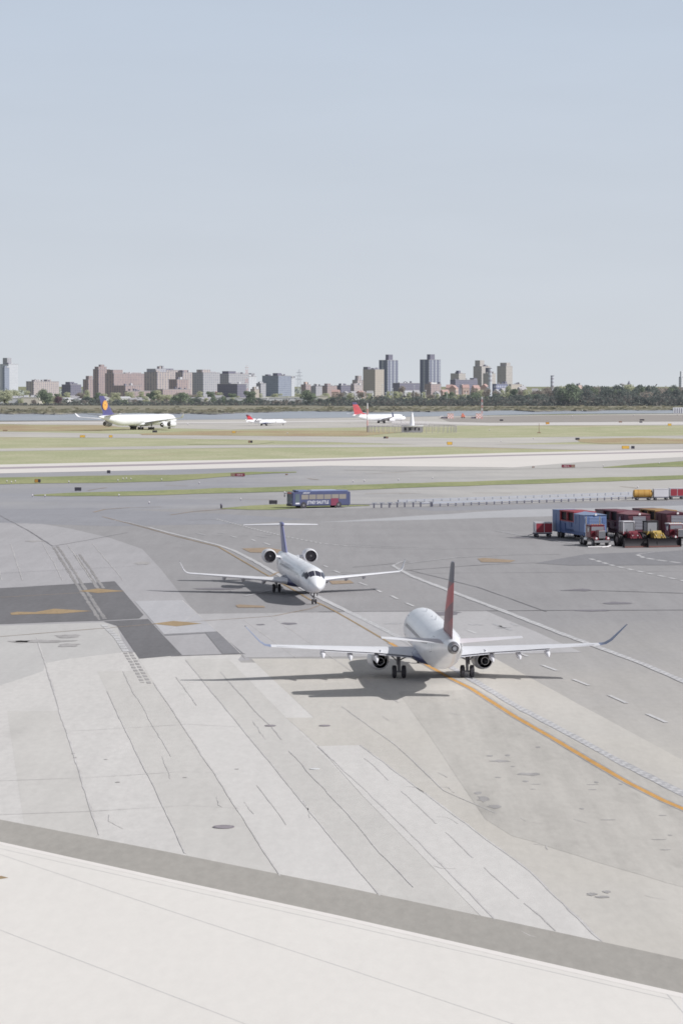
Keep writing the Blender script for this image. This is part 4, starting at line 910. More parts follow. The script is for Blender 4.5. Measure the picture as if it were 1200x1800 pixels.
hz = [(117, 704, 1.5, 1), (125, 702, 1, 0), (133, 704, 1, 0), (142, 706, 1.2, 1), (174, 700, 1, 0), (182, 704, 1.4, 0), (216, 702, 1.3, 1), (222, 698, 1, 2), (238, 707, 1.6, 0), (250, 706, 1.6, 0), (268, 694, 1, 0), (288, 692, 1, 2), (310, 706, 1, 0), (323, 702, 1, 0),
      (343, 706, 1.7, 0), (356, 706, 1.7, 0), (366, 706, 1, 0), (382, 695, 1.1, 2), (385, 702, 1.2, 0), (590, 692, 1, 2), (607, 694, 1, 0), (621, 694, 1, 0), (628, 698, 1, 0), (634, 694, 1, 2), (650, 693, 1, 0), (718, 690, 1, 1), (731, 692, 1, 0), (767, 694, 1, 0), (781, 692, 1, 2),
      (790, 683, 1, 2), (797, 684, 1.2, 2), (812, 681, 1, 0), (818, 683, 1, 2), (836, 684, 1, 2), (852, 682, 1.2, 2), (857, 686, 1, 0), (872, 690, 1, 0), (877, 694, 1, 0), (884, 688, 1.2, 0), (890, 694, 1.1, 0), (914, 686, 1, 0), (919, 684, 1, 0), (940, 689, 1, 0), (922, 696, 1, 1), (1129, 694, .9, 0)]
LAB = ['white gabled house with grey roof among the shore trees', 'long grey and white house low on the shore', 'pink walled house with rust coloured roof beyond the shore trees']
protos = [house_mesh(9, 9, 6.5, 3.4), house_mesh(14, 9, 5.5, 2.6), house_mesh(11, 10, 7.5, 3)]
for i, (ma, mb_) in enumerate(((B_wwall, B_roof), (B_wwall, B_gwall), (B_pink, B_rroof))):
    for ch in protos[i].children:
        if ch.name.startswith('wall'): ch.data.materials[0] = ma
        if ch.name.startswith('roof'): ch.data.materials[0] = mb_
used = set()
for x, y, s, k in hz:
    d = 3250 + (708 - y) * 60 + (x * 13 % 60); C = pt(x, y, d); rz = ((x * 7) % 5 - 2) * .35 + .5
    zg = max(0.0, min(6.0, (d - 3250) * .006) - .8); sz = max(.7, (C.z + 5 - zg) / 9.5)
    if k not in used:
        o = protos[k]; used.add(k); o.location = (C.x, C.y, zg); o.rotation_euler = (0, 0, rz); o.scale = (s, s, sz)
    else: o = dup(protos[k], (C.x, C.y, zg), rz, (s, s, sz))
    o['label'] = LAB[k]; o['group'] = ('white gabled houses on the far shore', 'long low houses on the far shore', 'pink houses on the far shore')[k]

# gentle rise of the far town so that upper houses stand on ground
mb = MB(); nx_ = 60
for i in range(nx_):
    xa, xb = -1500 + 3000 * i / nx_, -1500 + 3000 * (i + 1) / nx_
    def gz(x, yy): return .4 + max(0, min(6.0, (yy - 3250) * .006))
    ys = [3150, 3300, 3500, 3800, 4200, 5000, 7000, 12000]
    for ya, yb in zip(ys, ys[1:]): mb.quad((xa, ya, gz(xa, ya) - 1.2), (xb, ya, gz(xb, ya) - 1.2), (xb, yb, gz(xb, yb) - 1.2), (xa, yb, gz(xa, yb) - 1.2))
tag(mb.build('terrain', M_land, fix=False), kind='structure')
def gzz(d): return 0.0 if d < 3150 else max(0, min(6.0, (d - 3250) * .006)) - .8

# ------------------------------------------------------------------ trees
def leaf_mat(name, c, c2):
    m, nt, b = new_mat(name)
    oi = N(nt, 'ShaderNodeObjectInfo'); tc = N(nt, 'ShaderNodeTexCoord')
    f = noise(nt, tc.outputs['Object'], .45, 3)
    f2 = mathn(nt, 'ADD', ramp(nt, f, .3, .7, 0, .7), mathn(nt, 'MULTIPLY', oi.outputs['Random'], .4))
    nt.links.new(mixc(nt, f2, c, c2), b.inputs['Base Color']); b.inputs['Roughness'].default_value = .9; b.inputs['Specular IOR Level'].default_value = .05; haze_glow(b, .105)
    tl = N(nt, 'ShaderNodeBsdfTranslucent'); nt.links.new(b.inputs['Base Color'].links[0].from_socket, tl.inputs['Color'])
    mx = N(nt, 'ShaderNodeMixShader'); mx.inputs[0].default_value = .45; nt.links.new(b.outputs[0], mx.inputs[1]); nt.links.new(tl.outputs[0], mx.inputs[2])
    nt.links.new(mx.outputs[0], nt.nodes['Material Output'].inputs['Surface']); return m
LM = {'green': leaf_mat('leaf_green', lin((120, 132, 112)), lin((150, 160, 132))), 'dark': leaf_mat('leaf_dark', lin((98, 106, 102)), lin((122, 130, 118))),
      'pale': leaf_mat('leaf_pale', lin((176, 180, 152)), lin((200, 200, 172))), 'brown': leaf_mat('leaf_brown', lin((148, 140, 134)), lin((172, 162, 150))), 'maroon': leaf_mat('leaf_maroon', lin((120, 96, 104)), lin((140, 112, 116)))}
TM = plain('bark', lin((112, 106, 108)), .9)
def tree_proto(seed, n, kind, shape):
    rnd = random.Random(seed); t = thing('tree', 'x', 'tree')
    lobes = [(Vector((rnd.uniform(-.3, .3), rnd.uniform(-.3, .3), rnd.uniform(.38, .82))), rnd.uniform(.16, .30)) for _ in range(9 + rnd.randrange(4))]
    if shape == 'tall': lobes = [(Vector((v.x * .6, v.y * .6, .25 + (v.z - .38) * 1.4)), r * .8) for v, r in lobes]
    mb = MB()
    for _ in range(n):
        c, r = rnd.choice(lobes)
        d = Vector((rnd.gauss(0, 1), rnd.gauss(0, 1), rnd.gauss(.2, 1))).normalized()
        p = c + Vector((d.x, d.y, d.z * .8)) * r * rnd.uniform(.55, 1.08)
        a = Vector((rnd.gauss(0, 1), rnd.gauss(0, 1), rnd.gauss(0, .6))).normalized(); b_ = d.cross(a)
        if b_.length < .1: continue
        b_.normalize(); b_ = (b_ + d * rnd.uniform(-.5, .5)).normalized(); s = rnd.uniform(.025, .05)
        mb.quad(p + a * s, p + b_ * s * .8, p - a * s * rnd.uniform(.7, 1.2), p - b_ * s * .8)
    mb.build('crown', LM[kind], t, fix=False)
    tr = MB().cyl((0, 0, -.02), (0, 0, .5), .03, .018, 7)
    for v, r in lobes[:6]: tr.cyl((0, 0, .3 + rnd.uniform(-.05, .1)), v, .012, .005, 5)
    tr.build('trunk', TM, t)
    return t
TP = {}
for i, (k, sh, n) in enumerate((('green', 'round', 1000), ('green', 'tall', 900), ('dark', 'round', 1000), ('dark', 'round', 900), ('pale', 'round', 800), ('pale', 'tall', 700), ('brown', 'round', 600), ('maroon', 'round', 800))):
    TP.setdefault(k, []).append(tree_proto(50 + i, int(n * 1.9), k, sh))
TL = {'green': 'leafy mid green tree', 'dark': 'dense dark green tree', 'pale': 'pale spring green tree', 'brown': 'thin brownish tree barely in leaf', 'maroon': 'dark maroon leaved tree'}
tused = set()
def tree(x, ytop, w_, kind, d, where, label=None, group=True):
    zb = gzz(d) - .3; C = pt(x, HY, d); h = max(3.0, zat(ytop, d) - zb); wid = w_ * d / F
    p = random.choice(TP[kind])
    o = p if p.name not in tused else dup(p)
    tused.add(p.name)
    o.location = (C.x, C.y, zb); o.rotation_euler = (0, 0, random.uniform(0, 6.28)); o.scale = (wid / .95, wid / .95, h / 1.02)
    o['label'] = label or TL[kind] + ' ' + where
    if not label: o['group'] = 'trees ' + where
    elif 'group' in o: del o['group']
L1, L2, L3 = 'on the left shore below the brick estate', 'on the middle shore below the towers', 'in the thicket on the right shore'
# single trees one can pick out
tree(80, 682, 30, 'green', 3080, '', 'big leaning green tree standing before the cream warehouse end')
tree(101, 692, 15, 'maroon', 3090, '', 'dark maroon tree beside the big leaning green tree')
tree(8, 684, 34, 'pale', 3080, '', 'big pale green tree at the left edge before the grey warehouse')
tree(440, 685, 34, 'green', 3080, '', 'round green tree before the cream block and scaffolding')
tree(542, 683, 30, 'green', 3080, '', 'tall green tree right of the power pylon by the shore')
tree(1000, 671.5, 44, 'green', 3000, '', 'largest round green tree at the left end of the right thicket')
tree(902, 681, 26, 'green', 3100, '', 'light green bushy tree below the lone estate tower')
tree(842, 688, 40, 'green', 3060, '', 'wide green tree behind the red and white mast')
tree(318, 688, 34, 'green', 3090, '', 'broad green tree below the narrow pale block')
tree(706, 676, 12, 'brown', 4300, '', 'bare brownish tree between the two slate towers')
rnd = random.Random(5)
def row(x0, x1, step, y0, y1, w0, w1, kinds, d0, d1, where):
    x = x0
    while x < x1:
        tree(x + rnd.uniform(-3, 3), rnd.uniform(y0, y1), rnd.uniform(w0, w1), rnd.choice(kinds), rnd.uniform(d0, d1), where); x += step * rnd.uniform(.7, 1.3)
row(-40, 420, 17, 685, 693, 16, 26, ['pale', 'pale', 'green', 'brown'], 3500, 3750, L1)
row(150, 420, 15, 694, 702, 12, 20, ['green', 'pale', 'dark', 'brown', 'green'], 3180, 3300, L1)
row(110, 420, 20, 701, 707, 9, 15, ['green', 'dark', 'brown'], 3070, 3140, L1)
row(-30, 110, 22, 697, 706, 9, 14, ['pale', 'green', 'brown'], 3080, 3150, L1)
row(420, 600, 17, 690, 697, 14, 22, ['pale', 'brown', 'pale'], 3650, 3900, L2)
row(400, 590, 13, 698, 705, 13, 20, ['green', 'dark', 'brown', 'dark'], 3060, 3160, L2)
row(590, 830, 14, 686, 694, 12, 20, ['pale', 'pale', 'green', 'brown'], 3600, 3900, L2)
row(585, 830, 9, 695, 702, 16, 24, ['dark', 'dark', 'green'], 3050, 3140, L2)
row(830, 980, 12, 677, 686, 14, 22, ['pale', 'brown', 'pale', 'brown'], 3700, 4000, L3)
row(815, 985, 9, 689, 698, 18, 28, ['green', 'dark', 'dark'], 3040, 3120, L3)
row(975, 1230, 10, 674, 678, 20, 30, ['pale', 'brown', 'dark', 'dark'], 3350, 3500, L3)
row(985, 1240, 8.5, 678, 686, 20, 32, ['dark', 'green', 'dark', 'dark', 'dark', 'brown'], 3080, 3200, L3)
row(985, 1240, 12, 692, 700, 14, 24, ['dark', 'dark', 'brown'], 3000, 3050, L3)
fw = MB()
for i in range(9000):
    x = rnd.uniform(-250, 1450); d = rnd.uniform(5300, 6200); top = 5 + 6 * (.5 + .5 * sin(x * .11) * sin(x * .037 + 1)) + rnd.uniform(-1, 2)
    p = Vector((xat(x, d), d, 5 + abs(rnd.random()) * top)); s = rnd.uniform(1.5, 3.5)
    a = Vector((rnd.gauss(0, 1), rnd.gauss(0, 1), rnd.gauss(0, .5))).normalized(); b_ = Vector((rnd.gauss(0, 1), rnd.gauss(0, 1), rnd.gauss(0, 1))).normalized()
    fw.quad(p + a * s, p + b_ * s, p - a * s, p - b_ * s)
tag(fw.build('far_woods', far_plain('far_leaf', lin((150, 156, 150))), fix=False), 'hazy line of far woods along the skyline behind the town', kind='stuff')
# low scrub that nobody could count along the far shore
sb, sb2 = MB(), MB()
for i in range(24000):
    x = rnd.uniform(-60, 1260)
    hi = 704 if x < 585 else 700 if x < 820 else 697 if x < 980 else 690
    y0 = 714.5 if x < 560 else 715
    y = y0 - abs(rnd.gauss(0, 1)) * (y0 - hi) * .45
    if x < 590 and rnd.random() < .55: continue
    if x < 110 and y < 709: continue
    d = rnd.uniform(2990, 3050) if x > 560 else rnd.uniform(3040, 3090); p = pt(x, y, d); s = rnd.uniform(.6, 1.8)
    a = Vector((rnd.gauss(0, 1), rnd.gauss(0, 1), rnd.gauss(0, .5))).normalized(); b_ = Vector((rnd.gauss(0, 1), rnd.gauss(0, 1), rnd.gauss(0, 1))).normalized()
    p.z = max(p.z, .6); (sb if rnd.random() < .6 else sb2).quad(p + a * s, p + b_ * s, p - a * s, p - b_ * s)
tag(sb.build('undergrowth', leaf_mat('scrub_dark', lin((92, 98, 98)), lin((112, 118, 110))), fix=False), 'dark scrub along the foot of the far trees', kind='stuff'); tag(sb2.build('undergrowth', leaf_mat('scrub_brown', lin((104, 102, 102)), lin((126, 122, 114))), fix=False), 'brown scrub along the foot of the far trees', kind='stuff')

# ------------------------------------------------------------------ airfield things
def sign(label, x, y, wpx, hpx, faces, cat='sign', txt=None, group=None, rz=0):
    """faces: [(fraction of width, material)]"""
    c = at(x, y + hpx / 2, .12); k = c.y / F; w_, h = wpx * k, hpx * k
    t = thing('airfield_sign', label, cat, c, rz, group)
    leg = .12 * h; x0 = -w_ / 2
    MB().rbox((0, .13, leg + (h - leg) / 2), (w_ + .1, .22, h - leg), .03).build('housing', plain('sign_housing', lin((74, 72, 80)), .6), t)
    for fr, m in faces:
        MB().box((x0 + fr * w_ / 2, .0, leg + (h - leg) / 2), (fr * w_ - .06, .06, (h - leg) * .9)).build('panel', m, t); x0 += fr * w_
    for u in (-.35, .35): MB().cyl((u * w_, .13, 0), (u * w_, .13, leg + .05), .06, .06, 8).build('leg', P_metal, t)
    if txt: text_mesh('lettering', txt[0], (h - leg) * txt[2], M_sign_w if len(txt) < 4 else txt[3], t, (txt[1] * w_, -.04, leg + (h - leg) / 2), (pi / 2, 0, 0), 1.0)
    return t
S_blk = plain('sign_black', lin((62, 60, 72)), .6); S_red = plain('sign_red', lin((128, 54, 70)), .5); S_yel = plain('sign_yellow', lin((226, 182, 84)), .5); S_ora = plain('sign_orange', lin((206, 150, 60)), .5)
M_sign_w = plain('sign_white', lin((232, 222, 224)), .5); S_brn = plain('sign_brown', lin((146, 118, 104)), .6)
sign('black back of a sign on the grass point at left', 137, 860, 11, 7, [(1, S_blk)]); sign('black back of a sign just left of the shuttle bus', 480, 883, 13.5, 7.5, [(1, S_blk)])
sign('small black sign below the white runway edge', 191, 829.5, 5.5, 6, [(1, S_blk)])
sign('orange and black sign on the left grass strip', 66, 845.5, 10, 6.5, [(.6, plain('sign_rust', lin((176, 130, 66)), .6)), (.4, S_blk)])
sign('long red runway sign reading 22R-4L beside the left grass', 418, 835, 24, 6.5, [(.3, S_brn), (.7, S_red)], txt=('22R-4L', .15, .62))
sign('long red runway sign reading 22R-4L on the right shoulder', 998.5, 819.5, 23, 6, [(.72, S_red), (.28, S_brn)], txt=('22R-4L', -.14, .62))
sign('wide yellow sign beside a black one at right', 1099, 786.5, 12.5, 6, [(1, S_yel)]); sign('black sign standing beside the wide yellow one', 1112, 786.5, 5.5, 5.5, [(1, S_blk)])
sign('yellow sign, left of the two below the jumbo', 145, 767, 9, 4.5, [(1, S_yel)]); sign('yellow sign, right of the two below the jumbo', 194.5, 767, 6, 4.5, [(1, S_yel)])
sign('black sign in front of the jumbo airliner wheels', 272, 758.5, 8, 4, [(1, S_blk)]); sign('brown sign on the grass island near the small jet', 440, 776.5, 7, 4.5, [(.5, S_brn), (.5, S_blk)])
sign('pale tan sign below the small red-finned jet', 411, 759.5, 6, 3.5, [(1, S_yel)]); sign('dark brown sign below the navigation hut', 678, 769, 8, 4, [(.5, S_blk), (.5, S_brn)])
sign('black sign on the grass at right of centre', 1014.5, 771.5, 7, 4, [(1, S_blk)]); sign('orange yellow sign above the bright runway', 790, 779.5, 9, 6, [(1, S_yel)])
sign('black sign beside the far bright taxiway', 881, 738.5, 6, 3, [(1, S_blk)]); sign('orange sign beside the far bright taxiway', 962, 744, 6, 4, [(1, S_ora)])
sign('small grey sign left of the stacked pair', 1090, 741.5, 5.5, 2.6, [(1, S_brn)]); sign('upper dark sign of a stacked pair far right', 1128, 738, 8, 2.8, [(1, S_blk)]); sign('lower dark sign of a stacked pair far right', 1126, 741.8, 5, 2.6, [(1, S_blk)])
sign('orange sign at far right edge of the bright taxiway', 1176.5, 746.5, 6, 4.5, [(1, S_yel)]); sign('tiny rust red sign between bus and red runway sign', 503.5, 834, 4, 2.5, [(1, S_brn)]); sign('tiny rust red sign left of the right runway sign', 937, 821, 4, 2.2, [(1, S_brn)])
sign('low dark sign near the far left taxiway', 9, 756.5, 8, 2, [(1, S_brn)])

# runway and taxiway edge lights
E_w = plain('lamp_white', lin((224, 220, 222)), .4); E_b = plain('lamp_post', lin((120, 116, 130)), .6)
ep = thing('edge_light', 'x', 'light'); MB().cyl((0, 0, 0), (0, 0, .35), .1, .1, 8).build('post', E_b, ep); MB().lathe((0, 0, .35), (0, 0, 1), [(0, .14), (.12, .17), (.28, .12), (.32, .02)], 10, 0, True, True).build('lamp', E_w, ep, True)
LTS = [(12, 848), (20, 849.5), (27, 848), (57, 873.5), (79, 874), (209, 873), (207, 846.5), (216, 843.5), (222, 843), (230, 844), (284, 845), (121, 849), (350, 851), (500, 868), (423, 880), (262, 886), (620, 848), (700, 845), (760, 842), (640, 847), (1060, 820), (1158, 816), (1120, 858), (860, 757), (937, 772), (880, 777), (505, 763), (330, 747), (700, 745), (1005, 733), (1113, 731), (1190, 730), (972, 722.5), (1023, 723.5)]
for i, (x, y) in enumerate(LTS):
    o = ep if i == 0 else dup(ep); c = at(x, y, .11); o.location = c; k = max(.8, c.y / 1100); o.scale = (k, k, k)
    o['label'] = 'small white edge light standing beside the taxiway'; o['group'] = 'taxiway edge lights'
c = at(389, 893.5, .1); t = thing('hydrant', 'small dark post with a pale cap at the grass point left of the black sign', 'hydrant', c)
MB().cyl((0, 0, 0), (0, 0, .55), .2, .17, 10).build('post', S_blk, t, True); MB().lathe((0, 0, .55), (0, 0, 1), [(0, .26), (.12, .26), (.3, .12), (.34, .02)], 10, 0, True, True).build('cap', E_b, t, True)

# manhole covers in the worn concrete
for x, y, r, lb in ((393, 1454, 19, 'large round iron cover in the foreground concrete'), (475, 1276, 10, 'small iron cover left of a matching one below the jet'), (570.5, 1276, 10, 'small iron cover right of a matching one below the jet'), (553, 1352, 9, 'pale flush cover in the middle concrete')):
    c = at(x, y, .09); rr = r * c.y / F; t = thing('manhole_cover', lb, 'manhole cover', c)
    mt_ = plain('iron_cover', lin((150, 142, 148)), .6) if r != 9 else plain('pale_cover', lin((224, 224, 226)), .6)
    MB().lathe((0, 0, 0), (0, 0, 1), [(0, rr), (.02, rr), (.02, rr * .82)], 28).build('frame', plain('cover_frame', lin((138, 130, 138)), .6) if r != 9 else mt_, t)
    MB().lathe((0, 0, 0), (0, 0, 1), [(.004, rr * .8), (.016, rr * .8)], 28, 0, True, True).build('lid', mt_, t)

# navigation beacon hut: counterpoise platform on posts, white cone, ring of monitor posts
d = dist(760); k = d / F; c = pt(724, 760, d)
t = thing('navigation_hut', 'low grey radio beacon hut under a round platform with a white cone on top', 'beacon hut', (c.x, c.y, .05))
hb = (760 - 749) * k
MB().box((0, 0, hb * .45), (36 * k, 8, hb * .9)).build('wall', plain('hut_grey', lin((150, 148, 156)), .8), t)
for u in (-12, -4, 5, 12): MB().box((u * k, -4.05, hb * .55), (3.2 * k, .12, hb * .4)).build('window', S_blk, t)
MB().lathe((0, 0, hb), (0, 0, 1), [(0, 20 * k), (.35, 20 * k)], 32, 0, True, True).build('roof', plain('counterpoise', lin((206, 206, 212)), .5), t)
MB().lathe((0, 0, hb + .3), (0, 0, 1), [(0, 4.0 * k), (2.0, 3.6 * k), (21 * k, 1.6 * k), (22.5 * k, .9 * k), (23 * k, .05)], 18, 0, True, True).build('antenna_cone', plain('cone_white', lin((226, 226, 232)), .5), t, True)
rt_ = thing('fence', 'wire ring of thin posts and a top rail around the beacon hut', 'fence', (c.x, c.y, .05))
n = 44; rr = 78 * k; ry = 30.0
MB().tube([(cos(2 * pi * i / n) * rr, sin(2 * pi * i / n) * ry, hb + .1) for i in range(n + 1)], .10, 5).build('rail', plain('fence_grey', lin((156, 152, 160)), .7), rt_)
for i in range(n):
    a = 2 * pi * i / n; MB().cyl((cos(a) * rr, sin(a) * ry, 0), (cos(a) * rr, sin(a) * ry, hb + .1), .10, .10, 5).build('post', MC['fence_grey'], rt_)
c2 = pt(720, 745, dist(748)); k2 = c2.y / F
ct = thing('antenna_array', 'short white comb of upright antennas behind the beacon cone', 'antenna array', (c2.x, c2.y, .05))
MB().box((0, 0, .8), (62 * k2, .3, .25)).build('beam', E_w, ct)
for i in range(19): MB().box(((-30 + i * 3.4) * k2, 0, 1.3), (.75, .3, 2.2)).build('antenna', E_w, ct)
cp = at(645.5, 759, .05); h = zat(708.5, cp.y); t = thing('marker_pole', 'tall thin red and white pole left of the beacon hut', 'pole', cp)
for i in range(5): MB().cyl((0, 0, h * i / 5), (0, 0, h * (i + 1) / 5), .28, .28, 8).build('band', (P_mwhite, P_mred)[i % 2] if i else S_brn, t, True)
cp = at(947, 761, .05); t = thing('marker_pole', 'thin grey pole standing alone on the grass at right', 'pole', cp); MB().cyl((0, 0, 0), (0, 0, zat(744, cp.y)), .12, .1, 6).build('shaft', S_brn, t); MB().box((0, 0, .2), (1.6, .8, .4)).build('foot', S_brn, t)

# checkered equipment shelters with carts by the water
P_chk = None
m, nt, b = new_mat('red_white_check'); tc = N(nt, 'ShaderNodeTexCoord'); ck = N(nt, 'ShaderNodeTexChecker'); ck.inputs['Scale'].default_value = 1 / .95
mp = N(nt, 'ShaderNodeMapping'); mp.inputs['Location'].default_value = (.013, .017, .011); nt.links.new(tc.outputs['Object'], mp.inputs['Vector']); nt.links.new(mp.outputs[0], ck.inputs['Vector'])
ck.inputs['Color1'].default_value = rgb(lin((220, 160, 148))); ck.inputs['Color2'].default_value = rgb(lin((230, 224, 226))); nt.links.new(ck.outputs['Color'], b.inputs['Base Color']); P_chk = m
for x, lb in ((791.5, 'red and white checkered shelter, left of the two by the water'), (841.5, 'red and white checkered shelter at the foot of the mast')):
    c = at(x, 735.5, .13); k = c.y / F; t = thing('equipment_shelter', lb, 'shelter', c)
    MB().box((0, 0, 4.6 * k), (11 * k, 3, 9 * k)).build('wall', P_chk, t); MB().box((0, 0, 9.3 * k), (12 * k, 3.4, .25)).build('roof', E_w, t); MB().box((-9 * k, 0, 1.6 * k), (9 * k, 2.2, 3 * k)).build('generator', E_b, t)
c = at(780, 735, .13); k = c.y / F; t = thing('utility_trailer', 'low grey and white trailer left of the left checkered shelter', 'trailer', c)
MB().box((-4 * k, 0, 2.6 * k), (6 * k, 2, 3.4 * k)).build('cab', E_w, t); MB().box((1 * k, 0, 1.5 * k), (10 * k, 2, 1.6 * k)).build('bed', E_b, t)
for u in (-4, 3): wheel(t, u * k, -1.0, .45, .45, .3)
c = at(813.5, 735, .13); t = thing('utility_trailer', 'small bright orange machine between the two checkered shelters', 'trailer', c)
MB().rbox((0, 0, 1.4), (2.6, 1.6, 1.6), .2).build('body', plain('machine_orange', lin((224, 140, 120)), .5), t); MB().box((-.2, 0, 2.7), (1.3, 1.4, 1.2)).build('cab', MC['machine_orange'], t)
for u in (-.8, .8): wheel(t, u, -.8, .45, .45, .3)
c = at(1195, 726.5, .1); k = c.y / F; t = thing('storage_container', 'white ribbed container with dark upright slots at the right edge', 'container', c)
MB().box((0, 0, 5.2 * k), (25 * k, 4, 10.4 * k)).build('wall', plain('container_white', lin((222, 222, 228)), .6), t)
for i in range(6): MB().box(((-9.5 + i * 3.8) * k, -2.05, 4.8 * k), (1.5 * k, .12, 8.6 * k)).build('slot', plain('slot_grey', lin((132, 132, 150)), .7), t)

# ------------------------------------------------------------------ shuttle bus
def bus():
    c0, c1 = at(512, 895, .12), at(611, 890.5, .12)
    Lb = 11.6; d = c1 - c0; rz = R(-9)
    c = at(560, 892.5, .11)
    rz = pi + R(24)                       # front towards the left and a little towards the viewer
    t = thing('shuttle_bus', 'dark blue shuttle bus with white lettering on its side, on the near taxiway edge', 'bus', (c.x, c.y + 1.2, .11), rz)
    bl = plain('bus_blue', lin((76, 81, 114)), .35, var=.06, coat=.3); bl2 = plain('bus_roof_blue', lin((112, 122, 158)), .4); gl = plain('bus_glass', lin((142, 136, 130)), .25); gl2 = plain('bus_windscreen', lin((96, 108, 116)), .1)
    MB().rbox((0, 0, 1.62), (Lb, 2.55, 2.55), .16).build('body', bl, t)
    MB().rbox((-.4, 0, 3.02), (Lb * .86, 2.2, .3), .1).build('roof_housing', bl2, t); MB().rbox((-.6, 0, 3.15), (5, 1.6, .22), .06).build('air_conditioner', plain('unit_grey', lin((170, 176, 196)), .5), t)
    MB().rbox((3.8, 0, 3.14), (2.2, 1.6, .26), .06).build('battery_box', bl2, t)
    for sd in (1, -1):
        y = sd * 1.285
        for i in range(6): MB().box((3.3 - i * 1.5, y, 2.0), (1.36, .03, .86)).build('window', gl, t)
        MB().box((4.75, y, 1.8), (.85, .03, 1.5)).build('window', gl2, t)
        MB().box((-2.6, y, 1.05), (1.5, .035, 1.3)).build('side_panel', plain('bus_maroon', lin((124, 56, 80)), .45), t)
        for x in (3.55, -3.35):
            MB().lathe((x, sd * 1.27, .5), (0, sd, 0), [(0, .62), (.03, .62)], 18, 0, True, True).build('wheel_arch', S_blk, t)
            wheel(t, x, sd * 1.18, .48, .48, .3)
        MB().box((5.83, sd * 1.0, .72), (.06, .34, .2)).build('headlight', E_w, t)
    MB().box((5.82, 0, 1.85), (.04, 2.2, 1.35)).build('windscreen', gl2, t); MB().box((5.84, 0, 1.85), (.04, .06, 1.35)).build('windscreen_post', S_blk, t)
    MB().box((5.82, 0, 2.72), (.06, 1.7, .28)).build('destination_sign', plain('sign_amber', lin((196, 104, 84)), .5), t)
    MB().box((5.83, 0, .55), (.1, 2.4, .4)).build('bumper', S_blk, t)
    for sd in (1, -1): MB().tube([(5.7, sd * 1.2, 2.7), (6.15, sd * 1.45, 2.6), (6.15, sd * 1.45, 2.2)], .05).box((6.15, sd * 1.45, 2.15), (.1, .22, .4)).build('mirror', S_blk, t)
    wh = plain('bus_letter_white', lin((214, 214, 222)), .5)
    for sd in (1, -1):
        rot = (pi / 2, 0, 0) if sd < 0 else (pi / 2, 0, pi)
        text_mesh('lettering', 'JITNEY SHUTTLE', .80, wh, t, (.72, sd * 1.3, .98), rot, .72, .012)
        text_mesh('lettering', 'AIRPORT', .34, wh, t, (3.0, sd * 1.3, 2.72), rot, 1.0, .008)
        MB().box((4.75, sd * 1.29, .85), (.8, .02, .26)).build('logo_patch', wh, t)
    MB().box((-5.81, 0, 1.2), (.04, 2.0, .9)).build('engine_grille', S_blk, t)
bus()

# ------------------------------------------------------------------ long guard rails beside the near taxiway
P_rail = plain('rail_steel', lin((160, 164, 176)), .6, .1); P_post = plain('rail_post', lin((104, 104, 118)), .7)
def rails(label, a, b_, npost, hpost, nr, pw=.3, low=None):
    p, q = at(a[0], a[1], .11), at(b_[0], b_[1], .11); v = q - p; L = v.length; rz = atan2(v.y, v.x)
    t = thing('guard_rail', label, 'guard rail', p, rz)
    for i in range(nr): MB().box((L / 2, 0, hpost * (.45 + .5 * i / max(1, nr - 1))), (L, .1, .13)).build('rail', (low or P_rail) if i == 0 else P_rail, t)
    for i in range(npost): MB().box((L * i / (npost - 1), .08, hpost / 2), (pw * .6, .2, hpost)).build('post', P_post, t)
rails('front guard rail of dark posts running to the orange tank', (760, 890.5), (1112, 877.5), 28, .62, 2, low=P_post)
rails('rear guard rail of pale rails behind the front one', (700, 883), (1118, 868.5), 30, .45, 2, .2)
rails('middle guard rail of low pale pipes between the other two', (740, 886), (1112, 872.5), 2, .4, 2, .2)
rails('thin rail on a few big posts right of the bus', (612, 889), (760, 887.5), 3, .5, 1, low=P_post)
for i, x in enumerate((657, 670, 684, 698, 711, 726, 739, 757)):
    c = at(x, 893 - i * .35, .11); t = thing('bollard', 'short dark T-shaped post in the row right of the bus', 'bollard', c, 0, 'T-shaped posts right of the bus')
    MB().box((0, 0, .45), (.28, .2, .9)).build('post', P_post, t); MB().box((.1, 0, .9), (1.0, .25, .14)).build('cap', P_rail, t)

# ------------------------------------------------------------------ carts, tank, snow equipment on the right
P_cwhite = plain('cart_white', lin((208, 206, 212)), .45, var=.05); P_cred = plain('cart_red', lin((152, 54, 68)), .5, var=.08)
P_tank = plain('tank_orange', lin((186, 146, 78)), .45, var=.08)
def cart(label, x, y, wpx, rz, red):
    c = at(x, y, .1); k = c.y / F; w_ = wpx * k
    t = thing('baggage_cart', label, 'baggage cart', c, rz)
    MB().box((0, 0, .55), (w_, 1.6, .16)).build('chassis', P_post, t)
    MB().rbox((0, 0, .63 + .75), (w_ * .96, 1.55, 1.5), .05).build('body', P_cwhite, t); MB().rbox((0, 0, 2.17), (w_, 1.65, .09), .03).build('roof', P_cwhite, t)
    for sd in (1, -1):
        if red:
            for u in (-.24, .24): MB().box((u * w_ + .1, sd * .79, 1.38), (w_ * .44, .03, 1.3)).build('curtain', P_cred, t)
        mb = MB()
        mb.add([(-w_ * .485, -.6, 2.0), (-w_ * .485, -.5, 2.0), (-w_ * .485, .0, .95), (-w_ * .485, -.05, .8)], [(0, 1, 2, 3)]); mb.add([(-w_ * .485, .6, 2.0), (-w_ * .485, .5, 2.0), (-w_ * .485, .0, .95), (-w_ * .485, .05, .8)], [(0, 1, 2, 3)])
        mb.build('chevron', P_navy, t)
    for u in (-.36, .36):
        for sd in (1, -1): wheel(t, u * w_, sd * .66, .25, .25, .18)
    MB().tube([(-w_ / 2, 0, .5), (-w_ / 2 - .9, 0, .25)], .05).build('tow_bar', P_post, t)
    return t
